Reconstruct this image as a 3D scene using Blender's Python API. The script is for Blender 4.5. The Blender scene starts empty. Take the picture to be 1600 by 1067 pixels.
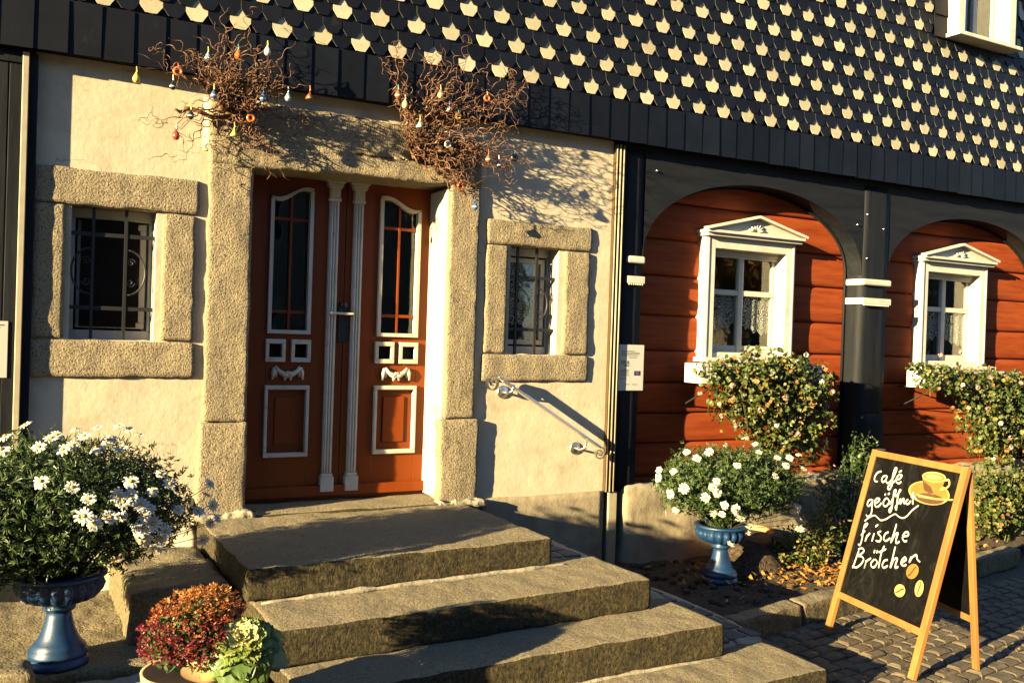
import bpy, math, random
from mathutils import Vector, Matrix, noise
R = math.radians
C = bpy.context.scene.collection

# ------------------------------------------------------------------ camera
cam = bpy.data.cameras.new('camera'); camo = bpy.data.objects.new('camera', cam); C.objects.link(camo)
F_PX, W_PX = 1469.6, 1600.0
cam.sensor_width = 36; cam.lens = F_PX / W_PX * 36; cam.clip_end = 500; cam.clip_start = .05
yaw, pit, roll = R(28.87), R(-.45), R(1.89)
fw = Vector((math.sin(yaw)*math.cos(pit), math.cos(yaw)*math.cos(pit), math.sin(pit)))
r0 = Vector((math.cos(yaw), -math.sin(yaw), 0)); u0 = r0.cross(fw)
rr = math.cos(roll)*r0 + math.sin(roll)*u0; uu = -math.sin(roll)*r0 + math.cos(roll)*u0
M = Matrix((rr, uu, -fw)).transposed().to_4x4(); M.translation = Vector((0, -5.7, 1.79))
camo.matrix_world = M
bpy.context.scene.camera = camo

# ------------------------------------------------------------------ light
SUN = Vector((-3.5, -1.0, .8)).normalized()
elev = math.asin(SUN.z); azi = math.atan2(SUN.x, SUN.y)
w = bpy.data.worlds.new('World'); bpy.context.scene.world = w; w.use_nodes = True
nt = w.node_tree; bg = nt.nodes['Background']
sky = nt.nodes.new('ShaderNodeTexSky'); sky.sky_type = 'NISHITA'; sky.sun_disc = False
sky.air_density = 1.0; sky.dust_density = .1; sky.ozone_density = 3.0; sky.altitude = 1500; sky.sun_elevation = elev; sky.sun_rotation = azi
nt.links.new(sky.outputs[0], bg.inputs[0]); bg.inputs[1].default_value = .05
sl = bpy.data.lights.new('sun', 'SUN'); sl.energy = 5.0; sl.angle = R(.5); sl.color = (1, .77, .39)
so = bpy.data.objects.new('sun', sl); C.objects.link(so)
so.rotation_euler = (-SUN).to_track_quat('-Z', 'Y').to_euler(); so.location = (-6, -3, 6)
vs = bpy.context.scene.view_settings
vs.view_transform = 'Standard'; vs.look = 'None'; vs.exposure = 3.15; vs.gamma = 1
bpy.context.scene.cycles.diffuse_bounces = 1

# ------------------------------------------------------------------ materials
MATS = {}
KA = .42   # this low-sun photograph is exposed for mid-tone surfaces: all albedos sit a little low
ksc = lambda c: tuple(v*KA for v in c[:3])
def new(name):
    m = bpy.data.materials.new(name); m.use_nodes = True; MATS[name] = m
    return m, m.node_tree, m.node_tree.nodes['Principled BSDF']
def coords(nt, scale=(1, 1, 1), rot=(0, 0, 0)):
    tc = nt.nodes.new('ShaderNodeTexCoord'); mp = nt.nodes.new('ShaderNodeMapping')
    mp.inputs['Scale'].default_value = scale; mp.inputs['Rotation'].default_value = rot
    nt.links.new(tc.outputs['Object'], mp.inputs['Vector']); return mp.outputs[0]
def noise_n(nt, vec, scale, detail=4, rough=.6, dist=0):
    n = nt.nodes.new('ShaderNodeTexNoise'); n.inputs['Scale'].default_value = scale
    n.inputs['Detail'].default_value = detail; n.inputs['Roughness'].default_value = rough
    n.inputs['Distortion'].default_value = dist
    nt.links.new(vec, n.inputs['Vector']); return n.outputs['Fac']
def ramp(nt, fac, stops):
    r = nt.nodes.new('ShaderNodeValToRGB'); el = r.color_ramp.elements
    while len(el) < len(stops): el.new(.5)
    for e, (p, c) in zip(el, stops): e.position = p; e.color = (*c, 1) if len(c) == 3 else c
    nt.links.new(fac, r.inputs[0]); return r.outputs[0]
def bump(nt, b, heights, prev=None):
    for h, st, d in heights:
        n = nt.nodes.new('ShaderNodeBump'); n.inputs['Strength'].default_value = st; n.inputs['Distance'].default_value = d
        nt.links.new(h, n.inputs['Height'])
        if prev is not None: nt.links.new(prev, n.inputs['Normal'])
        prev = n.outputs[0]
    nt.links.new(prev, b.inputs['Normal']); return prev
def math_n(nt, op, a, b):
    n = nt.nodes.new('ShaderNodeMath'); n.operation = op
    for i, v in enumerate((a, b)):
        if isinstance(v, (int, float)): n.inputs[i].default_value = v
        else: nt.links.new(v, n.inputs[i])
    return n.outputs[0]
def mixc(nt, f, a, b):
    n = nt.nodes.new('ShaderNodeMixRGB'); nt.links.new(f, n.inputs[0])
    for i, v in ((1, a), (2, b)):
        if isinstance(v, tuple): n.inputs[i].default_value = (*v, 1)
        else: nt.links.new(v, n.inputs[i])
    return n.outputs[0]
def rough_mat(name, stops, scale, heights, rough=.85, sc=(1, 1, 1), detail=5, big=None, spec=.3):
    """noise-coloured rough material; heights: list of (scale, strength, distance)"""
    m, nt, b = new(name); v = coords(nt, sc)
    col = ramp(nt, noise_n(nt, v, scale, detail, .65), stops)
    if big:
        f = ramp(nt, noise_n(nt, v, big[0], 3, .6), [(big[1], (0, 0, 0)), (big[2], (1, 1, 1))])
        col = mixc(nt, f, col, big[3])
    nt.links.new(col, b.inputs['Base Color'])
    bump(nt, b, [(noise_n(nt, v, s, 3, .6), st, d) for s, st, d in heights])
    b.inputs['Roughness'].default_value = rough; b.inputs['Specular IOR Level'].default_value = spec
    return m
def plain(name, col, rough=.5, metal=0, spec=.5, var=.12, bs=None):
    m, nt, b = new(name); v = coords(nt)
    lo = tuple(c*(1-var) for c in col); hi = tuple(min(1, c*(1+var)) for c in col)
    nt.links.new(ramp(nt, noise_n(nt, v, 9, 6, .7), [(.3, lo), (.7, hi)]), b.inputs['Base Color'])
    b.inputs['Roughness'].default_value = rough; b.inputs['Metallic'].default_value = metal
    b.inputs['Specular IOR Level'].default_value = spec
    if bs: bump(nt, b, [(noise_n(nt, v, bs[0], 3), bs[1], bs[2])])
    return m

plaster = rough_mat('plaster', [(.28, (.52, .45, .33)), (.45, (.66, .575, .43)), (.7, (.74, .65, .495))], 4.5,
                    [(3, .30, .03), (38, .35, .005), (150, .5, .002)], .9, detail=9, big=(2.1, .60, .72, (.50, .43, .30)))
plinth_m = rough_mat('plinth_render', [(.3, (.30, .25, .17)), (.6, (.42, .36, .25)), (.75, (.47, .41, .29))], 5,
                     [(8, .4, .02), (90, .5, .004)], .95)
mortar = rough_mat('mortar', [(.3, (.34, .30, .21)), (.7, (.54, .48, .35))], 14, [(25, .6, .012), (120, .5, .003)], .95)
def granite_mat(name, base, dark, s1=75, dist=.009, moss=None, tool=0):
    m, nt, b = new(name); v = coords(nt)
    n1 = noise_n(nt, v, s1, 3, .6); n2 = noise_n(nt, v, 4, 4, .6)
    col = ramp(nt, n1, [(.33, dark), (.47, base), (.62, tuple(min(1, c*1.18) for c in base))])
    col = mixc(nt, ramp(nt, n2, [(.4, (0, 0, 0)), (.75, (.55, .55, .55))]), col, tuple(c*.72 for c in base))
    vo = nt.nodes.new('ShaderNodeTexVoronoi'); vo.inputs['Scale'].default_value = 46
    nt.links.new(v, vo.inputs['Vector'])
    pit = ramp(nt, vo.outputs['Distance'], [(.05, (0, 0, 0)), (.32, (1, 1, 1))])
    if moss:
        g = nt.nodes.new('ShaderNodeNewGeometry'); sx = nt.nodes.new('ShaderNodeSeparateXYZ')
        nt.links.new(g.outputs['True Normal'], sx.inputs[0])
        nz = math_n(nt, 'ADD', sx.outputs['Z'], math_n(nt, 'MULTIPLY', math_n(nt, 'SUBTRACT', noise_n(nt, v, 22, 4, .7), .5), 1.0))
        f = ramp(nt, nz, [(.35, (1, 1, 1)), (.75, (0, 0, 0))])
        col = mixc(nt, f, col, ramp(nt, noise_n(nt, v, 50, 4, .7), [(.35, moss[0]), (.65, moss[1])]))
    nt.links.new(col, b.inputs['Base Color'])
    hs = [(noise_n(nt, v, 12, 3), .5, .02), (n1, .9, dist), (pit, .45, .006)]
    if tool: hs.insert(1, (noise_n(nt, coords(nt, (1, 1, .62)), 42, 5, .75), 1.0, tool))
    bump(nt, b, hs)
    b.inputs['Roughness'].default_value = .93; b.inputs['Specular IOR Level'].default_value = .25
    return m
granite = granite_mat('granite', (.37, .305, .20), (.07, .055, .035), 105, .010, tool=.007)
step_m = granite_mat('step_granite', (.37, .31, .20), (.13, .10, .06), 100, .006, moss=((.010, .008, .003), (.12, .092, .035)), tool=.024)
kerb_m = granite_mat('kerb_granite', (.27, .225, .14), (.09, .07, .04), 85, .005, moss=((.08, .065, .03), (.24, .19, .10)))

slate = rough_mat('slate', [(.3, (.0035, .0055, .011)), (.7, (.009, .012, .021))], 6, [(60, .3, .002)], .55, big=(2.0, .5, .8, (.012, .013, .019)), spec=.13)
def island_var(m, lo, hi, stain=None):
    nt = m.node_tree; b = nt.nodes['Principled BSDF']; g = nt.nodes.new('ShaderNodeNewGeometry'); src = b.inputs['Base Color'].links[0].from_socket
    mx = nt.nodes.new('ShaderNodeMixRGB'); mx.blend_type = 'MULTIPLY'; mx.inputs[0].default_value = 1; nt.links.new(src, mx.inputs[1])
    nt.links.new(ramp(nt, g.outputs['Random Per Island'], [(0, lo), (.5, tuple((a+c)/2 for a, c in zip(lo, hi))), (1, hi)]), mx.inputs[2]); out = mx.outputs[0]
    if stain:
        v = coords(nt, (1, 1, .35)); f = ramp(nt, noise_n(nt, v, stain[0], 6, .75), [(stain[1], (0, 0, 0)), (stain[1]+.12, (.75, .75, .75))]); out = mixc(nt, f, out, stain[2])
    nt.links.new(out, b.inputs['Base Color'])
island_var(slate, (.35, .42, .55), (.8, .85, .95), (9, .62, (.030, .030, .028)))
slate_edge = plain('slate_edge', (.10, .095, .09), .7, spec=.2)  # paler than the slate faces: sun catching the rims put into the colour
cream_slate = rough_mat('cream_slate', [(.3, (.58, .54, .38)), (.7, (.72, .67, .49))], 30, [(80, .2, .002)], .7)
island_var(cream_slate, (.74, .72, .66), (1, 1, 1), (22, .60, (.30, .27, .18)))
timber = rough_mat('dark_timber', [(.3, (.006, .008, .013)), (.7, (.019, .021, .026))], 14, [(30, .5, .004), (110, .3, .001)], .65, sc=(1, 1, .12), big=(3, .6, .8, (.032, .031, .028)), spec=.10)
timber_h = rough_mat('dark_timber_beam', [(.3, (.006, .008, .013)), (.7, (.019, .021, .026))], 14, [(30, .5, .004), (110, .3, .001)], .65, sc=(.12, 1, 1), big=(3, .6, .8, (.032, .031, .028)), spec=.10)
log_m = rough_mat('red_log', [(.32, (.25, .044, .012)), (.5, (.34, .066, .017)), (.7, (.41, .088, .024))], 26, [(3, .3, .015), (34, .4, .003), (110, .3, .001)], .7, sc=(.10, 1, 1), spec=.08, big=(2.2, .56, .72, (.30, .06, .02)))
door_m = rough_mat('door_paint', [(.3, (.25, .045, .003)), (.7, (.32, .062, .004))], 4, [(60, .08, .001)], .45, sc=(1, 1, .2), spec=.22)
white = rough_mat('white_paint', [(.3, (.62, .58, .47)), (.5, (.75, .71, .61)), (.7, (.80, .76, .66))], 7, [(25, .15, .003), (90, .15, .0008)], .5, detail=8, spec=.35, big=(16, .66, .72, (.50, .44, .33)))
cream_p = plain('cream_paint', (.44, .38, .26), .6, var=.15)
white2 = plain('white_frame_paint', (.66, .66, .62), .4, var=.05)
iron = plain('wrought_iron', (.012, .012, .014), .5, spec=.4)
steel = plain('stainless_steel', (.62, .60, .56), .28, 1.0, var=.1)
brown_trim = plain('brown_trim', (.085, .05, .022), .6, spec=.2)
blackp = plain('dark_panel', (.004, .004, .005), .6, spec=.1)
blue = rough_mat('blue_glaze', [(.3, (.005, .027, .085)), (.55, (.009, .045, .13)), (.75, (.03, .08, .17))], 8, [(14, .25, .006), (90, .2, .001)], .42, spec=.30, big=(10, .66, .8, (.05, .09, .14)))
terra = plain('terracotta', (.55, .24, .09), .75, var=.2, bs=(40, .2, .003))
terra2 = plain('pale_terracotta', (.66, .42, .20), .7, var=.12, bs=(40, .2, .003))
soil = rough_mat('soil', [(.3, (.022, .014, .008)), (.5, (.07, .046, .026)), (.7, (.17, .12, .075))], 38, [(20, .9, .03), (80, .8, .01)], 1.0)
ground_m = rough_mat('ground_joint', [(.3, (.05, .04, .03)), (.7, (.14, .11, .075))], 30, [(60, .7, .008)], 1.0)
sett_m = rough_mat('sett_stone', [(.3, (.075, .06, .04)), (.7, (.20, .16, .105))], 9, [(45, .7, .006), (140, .5, .002)], .85)
pine = rough_mat('pine_wood', [(.3, (.27, .115, .03)), (.55, (.36, .17, .045)), (.75, (.44, .23, .07))], 9, [(50, .15, .001)], .42, sc=(1, 1, .12), spec=.5)
chalk = plain('chalkboard', (.004, .004, .0045), .6, spec=.06, var=.4)
chalk_white = rough_mat('chalk_paint', [(.30, (.16, .155, .14)), (.42, (.52, .50, .45)), (.7, (.66, .64, .58))], 60, [(90, .2, .0005)], .85, spec=.1, detail=7)
def overlay(m, fac_fn, col):
    nt = m.node_tree; b = nt.nodes['Principled BSDF']; src = b.inputs['Base Color'].links[0].from_socket
    nt.links.new(mixc(nt, fac_fn(nt), src, col), b.inputs['Base Color'])
overlay(chalk, lambda nt: ramp(nt, noise_n(nt, coords(nt, (1, 1, .5)), 7, 8, .8, 1.5), [(.48, (0, 0, 0)), (.74, (.07, .07, .07))]), (.25, .25, .23))
def cracks(nt):
    v = coords(nt); d = nt.nodes.new('ShaderNodeTexNoise'); d.inputs['Scale'].default_value = 3; d.inputs['Detail'].default_value = 6; nt.links.new(v, d.inputs['Vector'])
    mv = nt.nodes.new('ShaderNodeMixRGB'); mv.blend_type = 'ADD'; mv.inputs[0].default_value = .5; nt.links.new(v, mv.inputs[1]); nt.links.new(d.outputs['Color'], mv.inputs[2])
    vo = nt.nodes.new('ShaderNodeTexVoronoi'); vo.feature = 'DISTANCE_TO_EDGE'; vo.inputs['Scale'].default_value = 1.5; nt.links.new(mv.outputs[0], vo.inputs['Vector'])
    c = ramp(nt, vo.outputs['Distance'], [(.0, (1, 1, 1)), (.006, (0, 0, 0))])
    k = ramp(nt, noise_n(nt, v, 1.1, 2, .5), [(.50, (0, 0, 0)), (.58, (.6, .6, .6))])
    return math_n(nt, 'MULTIPLY', c, k)
overlay(plaster, cracks, (.16, .13, .08))
overlay(plaster, lambda nt: ramp(nt, noise_n(nt, coords(nt, (1, 1, .22)), 6.5, 8, .75), [(.60, (0, 0, 0)), (.74, (.34, .34, .34))]), (.40, .34, .23))
overlay(plinth_m, lambda nt: ramp(nt, noise_n(nt, coords(nt), 13, 8, .8), [(.52, (0, 0, 0)), (.68, (.5, .5, .5))]), (.13, .11, .07))
twig_m = rough_mat('willow_twig', [(.3, (.05, .022, .012)), (.55, (.19, .085, .04)), (.75, (.42, .27, .15))], 30, [(80, .4, .002)], .6)
paving_dark = plain('paving_slab', (.085, .09, .10), .8, var=.35, bs=(40, .5, .005))
plastic_w = plain('white_plate', (.62, .62, .58), .35, var=.03)
ink = plain('ink', (.03, .035, .05), .6)
ink_blue = plain('ink_blue', (.02, .02, .16), .5)
opp_wall = plain('opposite_wall', (.30, .27, .22), .9)
opp_roof = plain('opposite_roof', (.20, .10, .06), .85, bs=(8, .5, .05))
lens_dark = plain('dark_interior', (.01, .009, .008), .9, spec=0)
def leaf_mat(name, a, b2, back=None, rough=.5, trans=.25, extra=()):
    m, nt, b = new(name)
    oi = nt.nodes.new('ShaderNodeNewGeometry')
    nt.links.new(ramp(nt, oi.outputs['Random Per Island'], [(0, a), (.5, tuple((x+y)/2 for x, y in zip(a, b2))), (.8, b2)] + (list(extra) or [(1, b2)])), b.inputs['Base Color'])
    b.inputs['Roughness'].default_value = rough; b.inputs['Specular IOR Level'].default_value = .35
    tr = nt.nodes.new('ShaderNodeBsdfTranslucent'); tr.inputs[0].default_value = (*[min(1, c*1.4) for c in b2], 1)
    mx = nt.nodes.new('ShaderNodeMixShader'); mx.inputs[0].default_value = trans
    nt.links.new(b.outputs[0], mx.inputs[1]); nt.links.new(tr.outputs[0], mx.inputs[2])
    nt.links.new(mx.outputs[0], nt.nodes['Material Output'].inputs[0]); return m
daisy_leaf = leaf_mat('daisy_leaf', (.028, .060, .016), (.085, .145, .030))
ger_leaf = leaf_mat('geranium_leaf', (.025, .060, .010), (.14, .17, .030), extra=[(.90, (.28, .24, .05)), (.96, (.34, .17, .06))])
petal = leaf_mat('white_petal', (.78, .76, .68), (.86, .84, .76), trans=.15)
pink = leaf_mat('pink_petal', (.62, .22, .18), (.80, .55, .45))
yellow_c = plain('yellow_centre', (.72, .42, .03), .8)
mum_m = leaf_mat('mum_petal', (.26, .03, .02), (.50, .13, .03))
mum_o = leaf_mat('orange_mum_petal', (.48, .13, .02), (.62, .27, .06))
mum_r = leaf_mat('red_mum_petal', (.12, .006, .018), (.30, .03, .04))
cabb_g = leaf_mat('cabbage_leaf', (.09, .17, .03), (.19, .28, .055))
cabb_w = leaf_mat('cabbage_heart', (.48, .50, .15), (.72, .68, .32))
autumn = leaf_mat('fallen_leaf', (.30, .11, .02), (.72, .38, .08))
orange_fl = leaf_mat('orange_flower', (.75, .16, .04), (.8, .3, .1))

def glass_mat(name, tint=(.80, .82, .80), refl=.05):
    m, nt, b = new(name); nt.nodes.remove(b)
    t = nt.nodes.new('ShaderNodeBsdfTransparent'); t.inputs[0].default_value = (*tint, 1)
    g = nt.nodes.new('ShaderNodeBsdfGlossy'); g.inputs['Roughness'].default_value = .03
    lw = nt.nodes.new('ShaderNodeLayerWeight'); lw.inputs['Blend'].default_value = .5
    mx = nt.nodes.new('ShaderNodeMixShader')
    v = coords(nt); bp = nt.nodes.new('ShaderNodeBump'); bp.inputs['Strength'].default_value = .12; bp.inputs['Distance'].default_value = .01
    nt.links.new(noise_n(nt, v, 5, 2), bp.inputs['Height']); nt.links.new(bp.outputs[0], g.inputs['Normal'])
    nt.links.new(math_n(nt, 'ADD', math_n(nt, 'MULTIPLY', math_n(nt, 'POWER', lw.outputs['Facing'], 4.0), .8), refl), mx.inputs[0]); nt.links.new(t.outputs[0], mx.inputs[1]); nt.links.new(g.outputs[0], mx.inputs[2])
    nt.links.new(mx.outputs[0], nt.nodes['Material Output'].inputs[0]); return m
glass = glass_mat('window_glass')
def lace_mat():
    m, nt, b = new('lace'); v = coords(nt, (1, .001, 1))
    b.inputs['Base Color'].default_value = (.75, .76, .72, 1); b.inputs['Roughness'].default_value = .9
    vo = nt.nodes.new('ShaderNodeTexVoronoi'); vo.inputs['Scale'].default_value = 21; nt.links.new(v, vo.inputs['Vector'])
    s = math_n(nt, 'SINE', math_n(nt, 'MULTIPLY', vo.outputs['Distance'], 26), 0)
    a = ramp(nt, s, [(.25, (.12, .12, .12)), (.6, (.85, .85, .85))])
    nt.links.new(a, b.inputs['Alpha']); return m
lace = lace_mat()

def calm(nt):
    b = nt.nodes.get('Principled BSDF')
    if b is None or nt.get('calm'): return
    nt['calm'] = 1; i = b.inputs['Base Color']
    if i.is_linked:
        src = i.links[0].from_socket; mx = nt.nodes.new('ShaderNodeMixRGB'); mx.blend_type = 'MULTIPLY'; mx.inputs[0].default_value = 1
        nt.links.new(src, mx.inputs[1]); mx.inputs[2].default_value = (KA, KA, KA, 1); nt.links.new(mx.outputs[0], i)
    else: i.default_value = (*ksc(i.default_value), 1)
    for n in nt.nodes:
        if n.type == 'BSDF_TRANSLUCENT': n.inputs[0].default_value = (*ksc(n.inputs[0].default_value), 1)
# ------------------------------------------------------------------ mesh builder
class MB:
    def __init__(s): s.v = []; s.f = []; s.m = []; s.sm = []
    def add(s, vs, fs, m=0, sm=False):
        o = len(s.v); s.v += [tuple(p) for p in vs]
        for f in fs: s.f.append(tuple(i+o for i in f)); s.m.append(m); s.sm.append(sm)
    def box(s, x0, x1, y0, y1, z0, z1, m=0):
        s.add([(x0, y0, z0), (x1, y0, z0), (x1, y1, z0), (x0, y1, z0), (x0, y0, z1), (x1, y0, z1), (x1, y1, z1), (x0, y1, z1)],
              [(0, 1, 5, 4), (1, 2, 6, 5), (2, 3, 7, 6), (3, 0, 4, 7), (4, 5, 6, 7), (3, 2, 1, 0)], m)
    def obox(s, c, ax, ay, az, m=0):
        """oriented box: centre c, half vectors"""
        c = Vector(c); V = [c + sx*ax + sy*ay + sz*az for sz in (-1, 1) for sx, sy in ((-1, -1), (1, -1), (1, 1), (-1, 1))]
        s.add(V, [(0, 1, 5, 4), (1, 2, 6, 5), (2, 3, 7, 6), (3, 0, 4, 7), (4, 5, 6, 7), (3, 2, 1, 0)], m)
    def bar(s, a, b, wv, tv, m=0):
        """bar from a to b, half-width vectors"""
        a = Vector(a); b = Vector(b); s.obox((a+b)/2, (b-a)/2, Vector(wv), Vector(tv), m)
    def prism(s, poly, y0, y1, m=0, ms=None):
        """poly in XZ (counter-clockwise seen from -Y), extruded y0 (front) to y1"""
        n = len(poly); V = [(x, y0, z) for x, z in poly] + [(x, y1, z) for x, z in poly]
        s.add(V, [tuple(range(n))] + [tuple(range(2*n-1, n-1, -1))], m)
        s.add(V, [(i, i+n, (i+1) % n+n, (i+1) % n) for i in range(n)], m if ms is None else ms)
    def tube(s, pts, rad, seg=6, m=0, cap=True):
        P = [Vector(p) for p in pts]; n = len(P)
        if n < 2: return
        if not hasattr(rad, '__len__'): rad = [rad]*n
        t = (P[1]-P[0]).normalized(); nx = t.orthogonal().normalized(); V = []
        for i in range(n):
            t = (P[min(i+1, n-1)]-P[max(i-1, 0)])
            if t.length < 1e-9: t = Vector((0, 0, 1))
            t.normalize(); nx = (nx - t*nx.dot(t))
            nx = nx.normalized() if nx.length > 1e-6 else t.orthogonal().normalized()
            b = t.cross(nx)
            for k in range(seg):
                a = 2*math.pi*k/seg; V.append(P[i] + (nx*math.cos(a)+b*math.sin(a))*rad[i])
        Fs = [(i*seg+k, i*seg+(k+1) % seg, (i+1)*seg+(k+1) % seg, (i+1)*seg+k) for i in range(n-1) for k in range(seg)]
        if cap: Fs += [tuple(range(seg))[::-1], tuple(range((n-1)*seg, n*seg))]
        s.add(V, Fs, m, True)
    def lathe(s, prof, c=(0, 0, 0), seg=32, m=0, rf=None, sm=True):
        V = []
        for j, (r, z) in enumerate(prof):
            for k in range(seg):
                a = 2*math.pi*k/seg; r2 = r*(rf(a, z) if rf else 1)
                V.append((c[0]+r2*math.cos(a), c[1]+r2*math.sin(a), c[2]+z))
        s.add(V, [(j*seg+k, j*seg+(k+1) % seg, (j+1)*seg+(k+1) % seg, (j+1)*seg+k) for j in range(len(prof)-1) for k in range(seg)], m, sm)
    def stone(s, x0, x1, y0, y1, z0, z1, res=.03, rad=.02, amp=.008, fr=6, m=0, fmap=None, seed=0):
        """rounded, unevenly worn block"""
        L = (x1-x0, y1-y0, z1-z0); n = [max(2, int(l/res)) for l in L]; idx = {}; V = []
        lo = Vector((x0, y0, z0)); hi = Vector((x1, y1, z1)); rad = min(rad, min(L)*.45)
        def vid(i, j, k):
            key = (i, j, k)
            if key in idx: return idx[key]
            p = Vector((x0+L[0]*i/n[0], y0+L[1]*j/n[1], z0+L[2]*k/n[2]))
            q = Vector([min(max(p[a], lo[a]+rad), hi[a]-rad) for a in range(3)]); d = p-q
            if d.length > 1e-9: p = q + d.normalized()*rad if d.length > rad else p
            o = Vector((seed*7.3, seed*3.1, 0))
            nv = noise.noise_vector(p*fr+o)*amp*1.2 + noise.noise_vector(p*fr*4+o)*amp*.5
            p = p + nv
            if fmap: p = fmap(p)
            idx[key] = len(V); V.append(p); return idx[key]
        Fs = []
        for a, b, c in ((0, 1, 2), (1, 2, 0), (2, 0, 1)):
            for i in range(n[a]):
                for j in range(n[b]):
                    for side in (0, 1):
                        def k(ii, jj):
                            t = [0, 0, 0]; t[a] = ii; t[b] = jj; t[c] = n[c]*side; return vid(*t)
                        q = (k(i, j), k(i+1, j), k(i+1, j+1), k(i, j+1))
                        Fs.append(q if side else q[::-1])
        s.add(V, Fs, m, True)
    def build(s, name, mats, parent=None, bevel=0, label=None, kind=None, cat=None, group=None):
        me = bpy.data.meshes.new(name); o = bpy.data.objects.new(name, me); C.objects.link(o)
        off = Vector((0, 0, 0))
        if parent is not None:
            o.parent = parent; p = parent
            while p is not None: off += Vector(p.location); p = p.parent
        me.from_pydata([tuple(Vector(p)-off) for p in s.v], [], s.f)
        if not isinstance(mats, (list, tuple)): mats = [mats]
        for m in mats:
            me.materials.append(m)
            if m.name not in ('stainless_steel', 'lace'): calm(m.node_tree)
        me.polygons.foreach_set('material_index', s.m); me.polygons.foreach_set('use_smooth', s.sm); me.update()
        if bevel:
            b = o.modifiers.new('bevel', 'BEVEL'); b.width = bevel; b.segments = 2; b.limit_method = 'ANGLE'
        if label: o['label'] = label
        if kind: o['kind'] = kind
        if cat: o['category'] = cat
        if group: o['group'] = group
        return o
def thing(name, label, cat, loc, group=None):
    o = bpy.data.objects.new(name, None); C.objects.link(o); o.location = loc; o.empty_display_size = .1
    o['label'] = label; o['category'] = cat
    if group: o['group'] = group
    return o
def B(name, mats, parent, *boxes, bevel=0, **k):
    m = MB()
    for b in boxes: m.box(*b)
    return m.build(name, mats, parent, bevel, **k)
rnd = random.Random(7)

# ================================================================== setting
# ground
g = MB(); g.add([(-60, -60, -.03), (60, -60, -.03), (60, 40, -.03), (-60, 40, -.03)], [(0, 1, 2, 3)])
g.build('ground', ground_m, kind='structure')
def setts():
    m = MB(); r = random.Random(3); ang = R(8); ca, sa = math.cos(ang), math.sin(ang)
    y = -5.2; row = 0
    while y < -.2:
        h = .10 + r.uniform(-.008, .008); x = -2.5 + (row % 2)*.07
        while x < 9.6:
            l = r.uniform(.11, .17)
            cx, cy = x*ca - y*sa, x*sa + y*ca
            if -1.5 < cx < 10 and cy < -1.2 and not (cx < 1.1 and cy > -2.7):
                z = r.uniform(-.006, .008); gq = .007; bz = -.05; iq = .016
                pts = []
                for dz, ins in ((bz, gq), (z-.010, gq), (z, gq+iq)):
                    for (a, b) in ((0, 0), (1, 0), (1, 1), (0, 1)):
                        px = x + (ins if a == 0 else l-ins) + r.uniform(-.003, .003); py = y + (ins if b == 0 else h-ins) + r.uniform(-.003, .003)
                        pts.append((px*ca-py*sa, px*sa+py*ca, dz + r.uniform(-.002, .002)))
                fs = [(i, (i+1) % 4, (i+1) % 4+4, i+4) for i in range(4)] + [(i+4, (i+1) % 4+4, (i+1) % 4+8, i+8) for i in range(4)] + [(8, 9, 10, 11)]
                m.add(pts, fs)
            x += l
        y += h; row += 1
    m.build('cobblestones', sett_m, kind='structure')
setts()
# flower bed
def bedf():
    m = MB(); nx, ny = 90, 22; V = []
    for i in range(nx+1):
        for j in range(ny+1):
            x = 3.93 + 6.2*i/nx; y = -1.42 + (x-3.93)*.17 + (0.02+1.42-(x-3.93)*.17)*j/ny
            z = .105 + .035*noise.noise(Vector((x*4, y*4, 0))) + .02*noise.noise(Vector((x*14, y*14, 3)))
            V.append((x, min(y, .02), z))
    m.add(V, [(i*(ny+1)+j, (i+1)*(ny+1)+j, (i+1)*(ny+1)+j+1, i*(ny+1)+j+1) for i in range(nx) for j in range(ny)], 0, True)
    m.build('flower_bed', soil, kind='structure')
bedf()

# ================================================================== house
H = thing('cafe_house', 'half-timbered house with slate-clad upper floor above a cream plastered ground floor', 'house', (2, 0, 0))
# plaster wall with openings (L window, door, R window)
def wall():
    m = MB(); T = .5
    xs = [(.13, .36), (.80, 1.30), (2.66, 3.11), (3.50, 3.94)]
    for a, b in xs: m.box(a, b, 0, T, 0, 3.24)
    m.box(.36, .80, 0, T, 0, 1.66); m.box(.36, .80, 0, T, 2.44, 3.24)
    m.box(1.30, 2.66, .34, T, 0, .62); m.box(1.30, 2.66, 0, T, 2.80, 3.24)
    m.box(3.11, 3.50, 0, T, 0, 1.63); m.box(3.11, 3.50, 0, T, 2.42, 3.24)
    m.build('plaster_wall', plaster, H)
wall()
# interior darkness
B('dark_interior', lens_dark, H, (-.3, 10.2, .95, 1.0, 0, 3.6), (.13, 4.0, .52, .94, 3.2, 3.24))
# plinth under right half and thin coat right of door
def plinth():
    m = MB()
    m.stone(2.93, 3.945, -.022, .3, .0, .665, .05, .01, .006, 3, 0)
    m.stone(4.13, 7.2, -.012, .3, .0, .68, .045, .03, .022, 4, 0, seed=2)
    m.stone(7.2, 10.2, -.012, .3, .0, .68, .06, .03, .022, 4, 0, seed=2)
    m.build('plinth', plinth_m, H)
plinth()
B('corner_post', cream_p, H, (3.985, 4.065, -.018, .3, 0, .655), bevel=.008)
B('dark_gap', timber, H, (3.94, 4.14, .16, .3, 0, .66))
# fluted vertical trim at the plaster's end
tm = MB()
tm.box(3.942, 4.03, -.028, .3, .66, 3.2, 1)
for x, ww, mi in ((3.946, .010, 0), (3.974, .014, 0), (4.006, .011, 0)):
    tm.tube([(x+ww/2, -.034, .66), (x+ww/2, -.034, 3.2)], ww/2, 8, mi)
tm.build('fluted_trim', [cream_p, brown_trim], H)

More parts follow.
